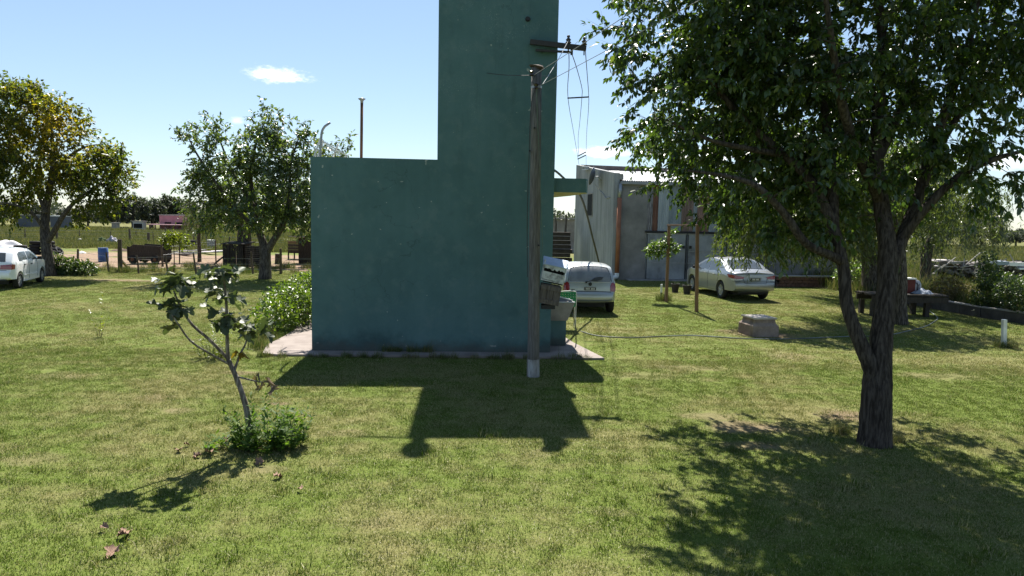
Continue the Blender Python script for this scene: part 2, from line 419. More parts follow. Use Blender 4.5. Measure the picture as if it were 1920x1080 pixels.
# tall meadow grass beyond the yard and rough weeds on the right
mead_m = blade_mat('meadow_blades', [(0.0, (0.085, 0.105, 0.03)), (1.0, (0.15, 0.165, 0.055))], [(0.0, (0.17, 0.16, 0.065)), (1.0, (0.26, 0.23, 0.11))], 0.12)
tall = [blade_patch('meadow_blades', 2.0, 420, 0.10, 0.30, 0.03, mead_m, 40 + i, 0.7) for i in range(4)]
pts, rots, scls = [], [], []
for i in range(1500):
    y = rnd.uniform(51, 120); x = rnd.uniform(-0.86 * y, -0.08 * y); pts.append((x, y, 0)); rots.append(rnd.uniform(0, 6.28)); scls.append(rnd.uniform(0.7, 1.25))
for i in range(1100):
    y = rnd.uniform(36, 110); x = rnd.uniform(0.42 * y, 0.86 * y); pts.append((x, y, 0)); rots.append(rnd.uniform(0, 6.28)); scls.append(rnd.uniform(0.8, 1.3))
scatter('meadow_grass', pts, rots, scls, tall, 'tall yellowing grass of the open meadow')
weed_m = blade_mat('weed_blades', [(0.0, (0.06, 0.10, 0.02)), (1.0, (0.13, 0.17, 0.045))], [(0.0, (0.20, 0.16, 0.08)), (1.0, (0.32, 0.26, 0.15))], 0.05)
wd = [blade_patch('weed_blades', 0.7, 150, 0.2, 0.62, 0.016, weed_m, 60 + i, 0.6) for i in range(4)]
pts, rots, scls = [], [], []
for i in range(420):
    y = rnd.uniform(20.5, 35); x = 14.95 + (26 - y) * 0.03 + abs(rnd.gauss(0, 1)) * 3.2 + (0.25 if y < 27 else -1.0)
    pts.append((x, y, 0)); rots.append(rnd.uniform(0, 6.28)); scls.append(rnd.uniform(0.6, 1.35))
for px, py, k, s in ((1588, 814, 3, .22), (1676, 830, 3, .2), (1360, 850, 1, .16), (1885, 652, 4, .3), (1243, 564, 4, .5)):
    q = gp(px, py)
    for i in range(k): pts.append((q.x + rnd.uniform(-.15, .15), q.y + rnd.uniform(-.1, .1), 0)); rots.append(rnd.uniform(0, 6.28)); scls.append(s * rnd.uniform(.7, 1.2))
for i in range(46):                                                    # tufts along walls and kerb of the apron
    u = rnd.uniform(-.9, 5.5); q = bl(u, rnd.choice([-0.47, -0.5, -0.45])) if rnd.random() < .75 else bl(rnd.uniform(1.35, 2.3), -0.04, 0.04)
    pts.append(tuple(q)); rots.append(rnd.uniform(0, 6.28)); scls.append(rnd.uniform(.13, .3))
for i in range(22):
    q = gp(rnd.uniform(480, 575), rnd.uniform(632, 660)); 
    if not inside((q.x, q.y), pol): pts.append((q.x, q.y, 0)); rots.append(rnd.uniform(0, 6.28)); scls.append(rnd.uniform(.25, .5))
for i in range(60):
    q = gp(rnd.uniform(120, 590), rnd.uniform(500, 514)); pts.append((q.x, q.y, 0)); rots.append(rnd.uniform(0, 6.28)); scls.append(rnd.uniform(.3, .75))
scatter('weeds', pts, rots, scls, wd, 'rough uncut weeds along walls, posts and fence')
# ------------------------------------------------------------------ green building
def wall_paint(name):
    m = bpy.data.materials.new(name); m.use_nodes = True; t = NT(m.node_tree); b = t.n['Principled BSDF']
    pos = t.new('ShaderNodeNewGeometry').outputs['Position']
    n1 = t.noise(pos, 0.9, 6, 0.65); n2 = t.noise(t.vmath('MULTIPLY', pos, (5, 5, 0.5)).outputs[0], 1.3, 5, 0.6)
    base = t.ramp(t.math('ADD', t.math('MULTIPLY', n1, 0.78), t.math('MULTIPLY', n2, 0.22)),
                  [(0.3, (0.064, 0.128, 0.130)), (0.5, (0.080, 0.155, 0.158)), (0.72, (0.103, 0.184, 0.188))])
    z = t.new('ShaderNodeSeparateXYZ', inp={0: pos}).outputs[2]
    patch = t.step(t.noise(pos, 0.75, 4, 0.7, 0.5), 0.52, 0.68)
    speck = t.step(t.noise(pos, 55, 3, 0.75), 0.56, 0.70)
    up = t.step(z, 2.6, 4.6)
    chalk = t.math('MULTIPLY', t.math('MULTIPLY', patch, speck), t.math('ADD', 0.14, t.math('MULTIPLY', up, 0.8)))
    c = t.mix(chalk, base, (0.34, 0.40, 0.38))
    mott = t.noise(pos, 3.1, 7, 0.72)
    c = t.mix(t.math('MULTIPLY', t.step(mott, 0.50, 0.66), 0.30), c, (0.15, 0.215, 0.21))
    c = t.mix(t.math('MULTIPLY', t.step(t.noise(pos, 1.9, 6, 0.7), 0.55, 0.7), 0.28), c, (0.045, 0.085, 0.085))
    vor = t.new('ShaderNodeTexVoronoi', feature='DISTANCE_TO_EDGE', inp={'Scale': 0.55, 'Vector': t.vmath('ADD', pos, t.new('ShaderNodeTexNoise', inp={'Vector': pos, 'Scale': 2.2, 'Detail': 5.0}).outputs['Color']).outputs[0]})
    crack = t.math('MULTIPLY', t.math('SUBTRACT', 1.0, t.step(vor.outputs['Distance'], 0.0008, 0.006)), t.step(t.noise(pos, 0.6, 2, 0.5), 0.5, 0.62))
    c = t.mix(t.math('MULTIPLY', crack, 0.32), c, (0.02, 0.03, 0.03))
    dots = t.step(t.noise(pos, 9.0, 2, 0.4), 0.745, 0.76)
    c = t.mix(t.math('MULTIPLY', dots, 0.5), c, (0.5, 0.5, 0.45))
    damp = t.math('SUBTRACT', 1.0, t.step(t.math('ADD', z, t.math('MULTIPLY', t.math('SUBTRACT', n1, 0.5), 1.3)), 0.05, 0.5))
    c = t.mix(t.math('MULTIPLY', damp, 0.55), c, (0.02, 0.04, 0.045))
    run = t.noise(t.vmath('MULTIPLY', pos, (6, 6, 0.55)).outputs[0], 1.0, 6, 0.68, 0.6)
    streak = t.math('MULTIPLY', t.step(run, 0.56, 0.70), t.math('MULTIPLY', t.step(z, 2.2, 4.2), 0.22))
    c = t.mix(streak, c, (0.035, 0.06, 0.055))
    mud = t.math('SUBTRACT', 1.0, t.step(t.math('ADD', z, t.math('MULTIPLY', t.math('SUBTRACT', t.noise(pos, 3.5, 5, 0.7), 0.5), 0.5)), 0.06, 0.30))
    c = t.mix(t.math('MULTIPLY', mud, 0.5), c, (0.085, 0.075, 0.062))
    t.l.new(c, b.inputs['Base Color']); b.inputs['Roughness'].default_value = 0.75; b.inputs['Specular IOR Level'].default_value = 0.25
    bh = t.math('ADD', t.math('MULTIPLY', t.noise(pos, 90, 3, 0.7), 0.6), t.math('MULTIPLY', t.noise(pos, 6, 4, 0.6), 0.9))
    t.l.new(t.new('ShaderNodeBump', inp={'Strength': 0.6, 'Distance': 0.02, 'Height': bh}).outputs[0], b.inputs['Normal'])
    return m
teal = wall_paint('teal_paint')
conc = pm('concrete', [(0.3, (0.20, 0.19, 0.18)), (0.7, (0.34, 0.32, 0.30))], 3, 0.9, 0.4, 50)
dkmetal = pm('dark_metal', (0.035, 0.032, 0.032), 8, 0.6, 0.2, 60, spec=0.4)
galv = pm('galvanised', (0.30, 0.31, 0.32), 6, 0.45, 0.1, 60, metal=0.6)
rust = pm('rusty_iron', [(0.3, (0.10, 0.05, 0.03)), (0.7, (0.20, 0.10, 0.055))], 9, 0.85, 0.4, 60)
white = pm('white_paint', [(0.25, (0.55, 0.54, 0.51)), (0.6, (0.74, 0.74, 0.72))], 5, 0.6, 0.1, 60)
black = pm('black_plastic', (0.022, 0.022, 0.024), 10, 0.5, 0.1, 60)
cream = pm('cream_paint', (0.55, 0.48, 0.30), 3, 0.8, 0.2, 40)
wire_m = pm('wire', (0.30, 0.31, 0.32), 5, 0.45, metal=0.4)
wire_d = pm('dark_wire', (0.05, 0.05, 0.055), 5, 0.6)

bld = thing('green_building', A, 'tall flat walled teal green pump house with a tower and low wing', 'building')
w = MB()
th = 0.2
def slab(mb, u0_, u1_, n0, n1, z0, z1):
    vs = [bl(u0_, n0, z0), bl(u1_, n0, z0), bl(u1_, n1, z0), bl(u0_, n1, z0), bl(u0_, n0, z1), bl(u1_, n0, z1), bl(u1_, n1, z1), bl(u0_, n1, z1)]
    return mb.add(vs, [(3, 2, 1, 0), (4, 5, 6, 7), (0, 1, 5, 4), (1, 2, 6, 5), (2, 3, 7, 6), (3, 0, 4, 7)])
slab(w, 0, SPL - .001, 0, th, 0, HLOW); slab(w, 0, th, th, LD, 0, HLOW)
slab(w, th, WID, LD - th, LD, 0, HLOW); slab(w, WID - th, WID, TD + .002, LD - th, 0, HLOW)
w.build('wall', teal, bld)
r_ = MB(); slab(r_, th, WID - th, TD, LD - th, HLOW - 0.42, HLOW - 0.27); slab(r_, th, SPL, th, TD, HLOW - 0.42, HLOW - 0.27); r_.build('roof', conc, bld)
tw = MB(); slab(tw, SPL, WID, 0, TD, 0, HT); tower = tw.build('tower', teal, bld)
# canopy on the right flank with a curved outer edge
zt = at(1075, 334, 13.95).z; zb = at(1075, 360.5, 13.95).z
cor = [(WID + .001, 0.15), (5.42, 0.15), (5.50, 0.45), (5.46, 1.1), (5.38, 2.0), (5.2, 3.0), (5.02, 4.0), (4.82, 5.2), (WID + .001, 5.9)]
cp = MB(); n = len(cor)
cp.add([bl(u, v, zt) for u, v in cor] + [bl(u, v, zb) for u, v in cor], [tuple(range(n))] + [(i, (i + 1) % n, n + (i + 1) % n, n + i) for i in range(n)])
can = cp.build('canopy', teal, bld)
sf = MB(); sf.add([bl(u, v, zb + .001) for u, v in cor], [tuple(range(n))]); sf.build('soffit', cream, can)
# bent vent pipe and stove flue rising from the low roof
def hz(px, py, Y): return at(px, py, Y)
Yp = 15.2
bp = [hz(600, 300, Yp), hz(602, 262, Yp), hz(604, 246, Yp), hz(609, 237, Yp), hz(619, 229.5, Yp)]
bp.insert(0, Vector((bp[0].x, bp[0].y, HLOW - .3)))
m_ = MB(); m_.tube(smooth_path(bp[:5], 5) + [bp[5]], 0.026, 12, ridges=0); m_.build('vent_pipe', galv, bld, smooth=True)
q0 = hz(677, 296, Yp); q1 = hz(678.5, 192, Yp)
m_ = MB(); m_.tube([Vector((q0.x, q0.y, HLOW - .3)), q1], 0.031, 12); fl = m_.build('flue', rust, bld, smooth=True)
m_ = MB(); T = Matrix.Translation(q1)
m_.lathe([(0.03, -0.02), (0.034, 0.035), (0.078, 0.07), (0.083, 0.076), (0.03, 0.092), (0.0, 0.095)], 20, T); m_.build('flue_cap', galv, fl, smooth=True)
# outlet hole high on the tower
q = onplane(989.5, 36, A, FN); m_ = MB()
m_.tube([q - FN * 0.012, q + FN * 0.02], 0.05, 16); m_.tube([q - FN * 0.05, q - FN * 0.0], 0.036, 12); m_.build('spout', black, bld)
# fittings on the tower top, seen in the photo by their shadow
m_ = MB(); p = bl(SPL + 0.16, 0.16, HT)
m_.tube([p, p + Vector((0, 0, .55)), p + Vector((0, 0, .62)), p + Vector((0, 0, .8)), p + Vector((0, 0, 1.0)), p + Vector((0, 0, 1.06))], [.1, .1, .17, .19, .15, .03], 16)
m_.beam(p + Vector((-0.75, 0, .18)), p + Vector((0.1, 0, .18)), .035, .035); m_.build('roof_vent', galv, bld)
m_ = MB(); p = bl(WID - 0.47, 0.16, HT)
m_.tube([p, p + Vector((0, 0, .34)), p + Vector((0, 0, .36)), p + Vector((0, 0, .5))], [.09, .09, .16, .16], 14); m_.build('roof_stub', galv, bld)
# cross arm with insulators
def xp(px, py, off): return onplane(px, py, A - FN * off, FN)
a0, a1 = xp(994, 78.5, .12), xp(1099, 91, .12)
m_ = MB(); m_.beam(a0, a1, 0.07, 0.095)
for k in (0.02, 0.34): 
    c = a0.lerp(a1, k); m_.beam(c, c + FN * 0.125, .03, .03)
arm = m_.build('cross_arm', dkmetal, bld, bevel=.006)
b0, b1 = xp(1004, 94, .09), xp(1072, 98, .09)
m_ = MB(); m_.beam(b0, b1, 0.035, 0.04); m_.beam(b1 + Vector((0, 0, -.05)), b1 + Vector((0, 0, .06)), .045, .045); m_.beam(b0.lerp(b1, .2), b0.lerp(b1, .2) + FN * .1, .03, .03); m_.build('lower_arm', dkmetal, bld)
INS = []
cer = pm('brown_ceramic', (0.035, 0.024, 0.022), 5, 0.25, spec=0.6)
for px, k in ((1066, .68), (1096, .965)):
    c = a0.lerp(a1, k); T = Matrix.Translation(c)
    m_ = MB(); m_.lathe([(.012, -.13), (.012, .05), (.05, .06), (.058, .075), (.03, .10), (.05, .115), (.052, .125), (.028, .15), (.022, .17), (.034, .185), (.026, .205), (.004, .212)], 16, T)
    m_.build('insulator', cer, arm, smooth=True); INS.append(c + Vector((0, 0, .11)))

# white gridded aerial frame standing on the low roof
Yg = 16.4
ga = thing('grid_aerial', Vector((hz(618, 300, Yg).x, hz(618, 300, Yg).y, HLOW - .27)), 'white wire grid aerial frame leaning on the low green roof', 'aerial')
m_ = MB()
for (a, b_) in (((588, 296), (601, 258)), ((594, 298), (606, 266)), ((601, 258), (606, 266)), ((588, 278), (604, 284)), ((606, 266), (650, 291)), ((612, 273), (640, 292)), ((634, 270), (624, 296)), ((588, 296), (650, 296))):
    m_.beam(hz(*a, Yg), hz(*b_, Yg + .1), .03, .03)
m_.beam(hz(622.5, 264, Yg), hz(622.5, 300, Yg), .012, .012)
for px in (590, 648): m_.beam(hz(px, 292, Yg), Vector((hz(px, 292, Yg).x, Yg + .05, HLOW - .28)), .03, .03)
m_.build('frame', white, ga)
for i in range(9):
    t0 = i / 8; p = hz(607 + 36 * t0, 262 + 26 * t0, Yg + .03); q = hz(601 + 34 * t0, 276 + 20 * t0, Yg + .05)
    MB().tube([p, q], .0035, 5).build('grid_wire', wire_m, ga)
for i in range(4):
    p = hz(607 - i * 1.6, 264 + i * 4, Yg + .035); q = hz(646 - i * 3, 289 + i * 1.5, Yg + .035)
    MB().tube([p, q], .0035, 5).build('grid_wire', wire_m, ga)

# ------------------------------------------------------------------ utility pole
pole_m = pm('weathered_pole', [(0.3, (0.075, 0.070, 0.068)), (0.5, (0.13, 0.122, 0.118)), (0.75, (0.22, 0.21, 0.205))], 7, 0.95, 0.8, 12, stretch=(6, 6, 0.5))
P0 = gp(999.5, 706); P1 = at(1006, 127, P0.y)
pole = thing('utility_pole', P0, 'weathered wooden utility pole with painted foot before the green tower', 'pole')
def pl_at(k): return P0.lerp(P1, k)
m_ = MB(); ks = [0, .1, .25, .4, .6, .8, 1.0]
m_.tube([pl_at(k) for k in ks], [.107, .104, .1, .098, .094, .09, .086], 18, rough=.02); m_.build('shaft', pole_m, pole, smooth=True)
paint = pm('worn_whitewash', [(0.35, (0.14, 0.125, 0.115)), (0.52, (0.28, 0.27, 0.26)), (0.7, (0.42, 0.42, 0.41))], 5, 0.9, 0.3, 40, stretch=(4, 4, .7))
m_ = MB(); m_.tube([pl_at(0), pl_at(.06)], [.112, .1095], 18, cap=False); m_.build('painted_band', paint, pole, smooth=True)
m_ = MB(); m_.tube([P1 + Vector((-.004, 0, -.01)), P1 + Vector((.004, 0, .015)), P1 + Vector((.004, 0, .03))], [.115, .13, .1], 18); m_.build('cap_plate', pm('old_cap', (.07, .05, .042), 9, .8, .3, 40), pole)
for py, dx in ((139, -.06), (163, .02)):
    m_ = MB(); c = at(1003, py, P0.y - .13); m_.tube([c + Vector((dx, -.03, -.04)), c + Vector((dx, -.03, -.02)), c + Vector((dx, -.03, 0)), c + Vector((dx, -.03, .035)), c + Vector((dx, -.03, .05))], [.02, .04, .025, .04, .02], 10); m_.beam(c + Vector((dx, -.03, 0)), c + Vector((dx, .1, 0)), .02, .02); m_.build('insulator', cer, pole)
m_ = MB(); m_.tube([pl_at(.935), pl_at(.942)], .094, 18); m_.build('strap', galv, pole)
def sx_(px, py, dy=-.12): return at(px, py, P0.y + dy)
m_ = MB(); m_.tube(smooth_path([sx_(1004, 140, -.16), sx_(999, 152, -.17), sx_(1003, 166, -.13), sx_(997, 190, -.09), sx_(993.5, 235, -.03), sx_(992, 290, 0), sx_(990, 350, .02), sx_(988.5, 430, .02), sx_(989, 520, .02)], 4), .007, 6); m_.build('cable', wire_d, pole)
m_ = MB(); m_.tube(smooth_path([sx_(1006, 165), sx_(1008, 230, -.1), sx_(1011.5, 300, -.06), sx_(1014, 380, -.02), sx_(1017, 455, 0), sx_(1014, 486, 0)], 4), .006, 6); m_.build('cable', pm('green_cable', (0.12, 0.17, 0.13), 4, .6), pole)
for px, py in ((1002, 240), (993, 283), (1010, 460)):
    c = sx_(px, py, -.1); MB().tube([c + Vector((0, -.02, 0)), c + Vector((0, .06, 0))], .017, 8).build('bolt', black, pole)

# battered meter boxes hanging from the pole
Yb = P0.y + .12
def tilted_box(name, c, sz, tilt, label, cat):
    o = thing(name, c, label, cat); o.rotation_euler = (0, tilt, 0); return o
wmat = pm('flaking_white', [(0.38, (0.25, 0.25, 0.25)), (0.5, (0.5, 0.52, 0.52)), (0.7, (0.62, 0.64, 0.65))], 6, .6, .2, 40, coord='obj')
wood_d = pm('grey_old_wood', [(0.3, (0.075, 0.06, 0.052)), (0.6, (0.14, 0.12, 0.105)), (0.8, (0.20, 0.17, 0.15))], 5, .9, .6, 20, stretch=(8, 2, 1), coord='obj')
dark_in = pm('dark_inside', (0.012, 0.012, 0.012), 3, .9)
c = at(1038.5, 508, Yb)
bx = tilted_box('meter_box', c, None, math.radians(11), 'battered white metal meter box with torn open front, tilted on the pole', 'box')
bw, bd, bh_ = .40, .30, .40
m_ = MB(); m_.box((-bw / 2 + .008, 0, 0), (.016, bd, bh_ - .06)); m_.box((bw / 2 - .008, 0, 0), (.016, bd, bh_ - .06)); m_.box((0, bd / 2 - .008, 0), (bw - .034, .016, bh_ - .06)); m_.box((0, 0, -bh_ / 2 + .022), (bw, bd, .016)); m_.build('case', wmat, bx, local=True)
m_ = MB(); m_.add([(-bw / 2 - .02, -bd / 2 - .03, .10), (bw / 2 + .02, -bd / 2 - .03, .10), (bw / 2 + .02, bd / 2, .215), (-bw / 2 - .02, bd / 2, .215), (-bw / 2 - .02, -bd / 2 - .03, .085), (bw / 2 + .02, -bd / 2 - .03, .085), (bw / 2 + .02, bd / 2, .19), (-bw / 2 - .02, bd / 2, .19)], [(0, 1, 2, 3), (7, 6, 5, 4), (0, 4, 5, 1), (1, 5, 6, 2), (2, 6, 7, 3), (3, 7, 4, 0)]); m_.build('lid', pm('blueish_sheet', (0.33, 0.40, 0.50), 4, .45, .1, 50, metal=.3), bx, local=True)
rr = random.Random(3); prof = [(-bw / 2 + .02 + i * (bw - .04) / 14, .035 + rr.uniform(-.022, .022) - .02 * i / 14) for i in range(15)]
m_ = MB(); k = len(prof); m_.add([(x, -bd / 2, .085) for x, z in prof] + [(x, -bd / 2 - .004, z) for x, z in prof], [(i, i + 1, k + i + 1, k + i) for i in range(k - 1)])
m_.box((0, -bd / 2, -.095), (bw - .03, .014, .135), Matrix.Rotation(.03, 3, 'Y')); m_.build('door', wmat, bx, local=True)
m_ = MB(); m_.box((0, .05, -.03), (bw - .06, bd - .12, .2)); m_.build('inside', dark_in, bx, local=True)
m_ = MB(); m_.box((.02, 0, -.175), (bw - .06, bd - .05, .07)); m_.build('under_tray', dark_in, bx, local=True)
c = at(1030, 552, Yb)
wb = tilted_box('wooden_box', c, None, math.radians(9), 'grey weathered wooden box hanging under the white meter box on the pole', 'box')
bw, bd, bh_ = .335, .28, .33
for i in range(3):
    m_ = MB(); m_.box((-bw / 2 + bw / 6 + i * bw / 3, -bd / 2, -.01), (bw / 3 - .008, .02, bh_ - .15)); m_.build('board', wood_d, wb, local=True)
m_ = MB(); m_.box((0, -bd / 2 - .012, bh_ / 2 - .045), (bw + .02, .03, .075)); m_.box((0, -bd / 2 - .012, -bh_ / 2 + .045), (bw + .02, .03, .075)); m_.build('batten', wood_d, wb, local=True)
m_ = MB(); m_.box((-bw / 2, 0, 0), (.02, bd, bh_)); m_.box((bw / 2, 0, 0), (.02, bd, bh_)); m_.box((0, bd / 2, 0), (bw, .02, bh_)); m_.box((0, 0, bh_ / 2), (bw, bd, .02)); m_.build('case', wood_d, wb, local=True)
m_ = MB(); m_.box((-.02, 0, -bh_ / 2 - .045), (bw * .72, bd * .8, .07)); m_.build('foot', black, wb, local=True)
m_ = MB(); m_.beam(pl_at(.285), at(1024, 541, Yb), .03, .03); m_.build('bracket', black, wb)
ORG  # (bracket is in world axes; undo the box tilt)
bk = wb.children[-1]; bk.matrix_parent_inverse = Matrix.Rotation(-math.radians(9), 4, 'Y')

# ------------------------------------------------------------------ overhead wires
def sag(p, q, s, n=14): return [p.lerp(q, i / n) + Vector((0, 0, -s * 4 * (i / n) * (1 - i / n))) for i in range(n + 1)]
s0 = at(1001, 141, P0.y - .17); s1 = at(1008, 163, P0.y - .17)
d1 = at(1207, 0, 7.75); d2 = at(1240, 32.6, 8.1)
sw = thing('service_wires', s0, 'two pale service wires rising from the pole top towards the big tree', 'wire')
MB().tube(sag(s0, s0 + (d1 - s0) * 3.4, .05), .0045, 6).build('wire', wire_m, sw)
MB().tube(sag(s1, s1 + (d2 - s1) * 3.6, .05), .0045, 6).build('wire', wire_m, sw)
MB().tube(sag(s1.lerp(d2, .06), INS[0] + Vector((0, -.03, 0)), .03), .005, 6).build('wire', wire_m, sw)
MB().tube(sag(b1, INS[0], .02), .004, 5).build('wire', wire_m, sw)
MB().tube(sag(INS[0].lerp(b1, .9), INS[1], -.1), .004, 5).build('wire', wire_m, sw)
tp = onplane(913, 137, A - FN * .02, FN)
lw = thing('wall_wire', tp, 'thin dark wire from the pole across the tower wall', 'wire')
MB().tube(sag(tp, s0, .02) , .006, 6).build('strand', wire_d, lw); MB().tube(sag(s0, onplane(1038, 142, A - FN * .02, FN), .01), .005, 6).build('strand', wire_d, lw)
hl = thing('hanging_line', INS[1], 'sagging three wire line with spreader bars running to the shed', 'wire')
wl = lambda pts: smooth_path([at(px, py, Y) for px, py, Y in pts], 5)
L1 = wl([(1066, 86, 13.75), (1067, 125, 16), (1065, 183.5, 20), (1075, 245, 28), (1083, 292, 37), (1086, 312, 40.5)])
L2 = wl([(1097, 88, 13.75), (1101, 140, 17), (1104, 182, 20), (1103, 210, 23), (1100, 250, 29), (1099, 288, 37), (1099, 314, 40.5)])
L3 = wl([(1072, 100, 13.78), (1082, 130, 16), (1091, 165, 19), (1091, 183, 20), (1087, 230, 26), (1084, 260, 31), (1085, 290, 37)])
for L_ in (L1, L2, L3): MB().tube(L_, .009, 5).build('wire', wire_d, hl)
for a, b_, Y in (((1064, 184), (1104, 181.8), 20), ((1083, 293), (1098.5, 285), 37), ((1083, 298.5), (1098.5, 291), 37.6)):
    MB().beam(at(*a, Y), at(*b_, Y), .035 * (Y / 20) ** .7, .035 * (Y / 20) ** .7).build('spreader_bar', dkmetal, hl)
hose = [at(1036, 317, 17.5), at(1046, 324, 18), at(1057, 334, 19), at(1074, 350, 20.3), at(1089, 368, 21.3), at(1100, 400, 22.6), at(1111, 445, 24.2), at(1120, 480, 25.4), at(1124, 500, 26), gp(1128, 545)]
bh = MB().tube(smooth_path(hose, 5), .032, 8).build('black_hose', black); tag(bh, 'thick black pipe arching down behind the green canopy and the hatchback', 'pipe')

# ------------------------------------------------------------------ sink, lawn chair, garden hose
sk = thing('wash_sink', bl(WID, 0.95), 'concrete wash sink on a green block against the tower side', 'sink')
q = gp(1060.5, 652); u_e = (q - A).dot(FU); n_s = (q - A).dot(FN)
zs = at(1050, 601, q.y).z; ztp = at(1076, 567, q.y).z
m_ = MB(); slab(m_, WID + .003, u_e, n_s, n_s + .62, 0.046, zs); m_.build('base', teal, sk, bevel=.008)
u2 = (at(1077, 567, q.y) - A).dot(FU)
m_ = MB()
o_ = [(WID + .004, u_e + .02, n_s - .03, n_s + .66, zs + .001), (WID + .004, u2, n_s - .1, n_s + .72, ztp)]
i_ = [(WID + .05, u2 - .05, n_s - .05, n_s + .67, ztp), (WID + .06, u_e - .03, n_s + .04, n_s + .6, zs + .08)]
vs = []
for (ua, ub, na, nb, z) in o_ + i_: vs += [bl(ua, na, z), bl(ub, na, z), bl(ub, nb, z), bl(ua, nb, z)]
fs = [(3, 2, 1, 0)] + [(k + i, k + (i + 1) % 4, k + 4 + (i + 1) % 4, k + 4 + i) for k in (0, 4, 8) for i in range(4)] + [(12, 13, 14, 15)]
m_.add(vs, fs); m_.build('basin', conc, sk, bevel=.01)
m_ = MB(); m_.beam(bl(WID + .01, n_s - .1, ztp + .012), bl(u2, n_s - .1, ztp + .012), .05, .02); m_.build('rim', pm('pale_rim', (.5, .52, .55), 5, .5), sk)
m_ = MB(); pts = [bl(WID + .03, n_s + .1, ztp + .015), bl(WID + .03, n_s + .1, ztp + .13), bl(WID + .17, n_s + .1, ztp + .12), bl(u2 - .02, n_s + .1, ztp + .015)]
m_.add(pts + [p + FN * .35 for p in pts], [(0, 1, 2, 3), (7, 6, 5, 4), (0, 4, 5, 1), (1, 5, 6, 2), (2, 6, 7, 3), (3, 7, 4, 0)]); m_.build('washboard', pm('blue_grey', (.22, .25, .31), 5, .6, .1), sk)
m_ = MB(); m_.beam(pts[1] + FN * .0 + Vector((0, 0, .012)), pts[2] + Vector((0, 0, .012)), .03, .02); m_.beam(pts[2] + Vector((0, 0, .012)), pts[3] + Vector((0, 0, .012)), .03, .02); m_.build('washboard_edge', white, sk)

gw = pm('green_webbing', [(0.3, (0.02, 0.20, 0.07)), (0.7, (0.04, 0.34, 0.14))], 8, .5)
Yc = 16.9
cf = gp(1079, 619)
lc = thing('lawn_chair', Vector((cf.x, cf.y, 0)), 'white tube lawn chair with green webbing behind the sink', 'chair')
def cz(px, py, dy=0): return at(px, py, cf.y + dy)
m_ = MB()
bk_ = smooth_path([cz(1049, 575), cz(1049, 552), cz(1054, 546.5), cz(1075, 546), cz(1081, 551), cz(1080, 575)], 4)
m_.tube(bk_, .012, 8); m_.build('back_frame', white, lc, smooth=True)
for i in range(5):
    m_ = MB(); py = 549.5 + i * 4.8; m_.beam(cz(1050, py, -.006), cz(1080, py, -.006), .008, .042); m_.build('strap', gw, lc)
for i in range(6):
    m_ = MB(); px = 1053 + i * 4.9; m_.beam(cz(px, 547.5, .012), cz(px, 574, .012), .042, .008, up=(0, 1, 0)); m_.build('strap', gw, lc)
sl_ = [cz(1050, 574), cz(1080, 574)]
m_ = MB(); m_.add([sl_[0], sl_[1], sl_[1] + Vector((0, .42, .03)), sl_[0] + Vector((0, .42, .03)), sl_[0] + Vector((0, 0, -.02)), sl_[1] + Vector((0, 0, -.02)), sl_[1] + Vector((0, .42, .01)), sl_[0] + Vector((0, .42, .01))], [(0, 1, 2, 3), (7, 6, 5, 4), (0, 4, 5, 1), (1, 5, 6, 2), (2, 6, 7, 3), (3, 7, 4, 0)]); m_.build('seat', gw, lc)
for px in (1050, 1080):
    t_ = cz(px, 568); g0 = gp(px - 1, 619); 
    MB().tube([t_, Vector((g0.x, g0.y + .02, .0))], .011, 8).build('leg', white, lc)
    MB().tube([t_ + Vector((0, .4, .02)), Vector((g0.x, g0.y + .44, 0))], .011, 8).build('leg', white, lc)

hz_ = [at(1072, 585, q.y + .2), at(1077, 600, q.y + .5)] + [gp(px, py, .015) for px, py in ((1081, 617), (1095, 623), (1120, 629.5), (1160, 632.5), (1200, 632.5), (1250, 630), (1300, 629), (1350, 632), (1400, 635), (1470, 635.5), (1540, 633), (1600, 630.5), (1660, 629), (1700, 621), (1735, 612), (1750, 604), (1758, 597), (1752, 590), (1735, 578))]
tag(MB().tube(smooth_path(hz_, 5), .013, 7).build('garden_hose', pm('grey_hose', [(0.4, (.05, .06, .06)), (.6, (.20, .23, .23))], .8, .5), smooth=True), 'long grey garden hose lying across the lawn from the sink', 'hose')

# ------------------------------------------------------------------ concrete chamber in the lawn
a = gp(1411, 632); b_ = gp(1459.6, 631.8); c = gp(1395, 623.5)
ux = (b_ - a); dep = Vector((-ux.y, ux.x, 0)).normalized() * .72 + ux.normalized() * -.02
ch = thing('concrete_chamber', (a + b_) / 2, 'squat stepped concrete well chamber with pale lid on the lawn', 'well')
def ring(k, z):
    ce = (a + b_) / 2 + dep / 2
    return [ce + ux / 2 * sx * k + dep / 2 * sy * k + Vector((0, 0, z)) for sx, sy in ((-1, -1), (1, -1), (1, 1), (-1, 1))]
cm = pm('brown_concrete', [(0.3, (0.17, 0.13, 0.105)), (0.55, (0.27, 0.21, 0.175)), (0.8, (0.36, 0.30, 0.26))], 5, .95, .7, 30)
m_ = MB(); m_.add(ring(1, -.02) + ring(1, .26) + ring(.83, .335) + ring(.8, .42), [(3, 2, 1, 0), (12, 13, 14, 15)] + [(k + i, k + (i + 1) % 4, k + 4 + (i + 1) % 4, k + 4 + i) for k in (0, 4, 8) for i in range(4)]); m_.build('body', cm, ch, bevel=.012)
m_ = MB(); m_.add(ring(.9, .422) + ring(.9, .462), [(3, 2, 1, 0), (4, 5, 6, 7)] + [(i, (i + 1) % 4, 4 + (i + 1) % 4, 4 + i) for i in range(4)]); m_.build('lid', pm('pale_slab', [(0.3, (.38, .34, .30)), (.7, (.52, .47, .42))], 4, .9, .4, 40), ch, bevel=.008)

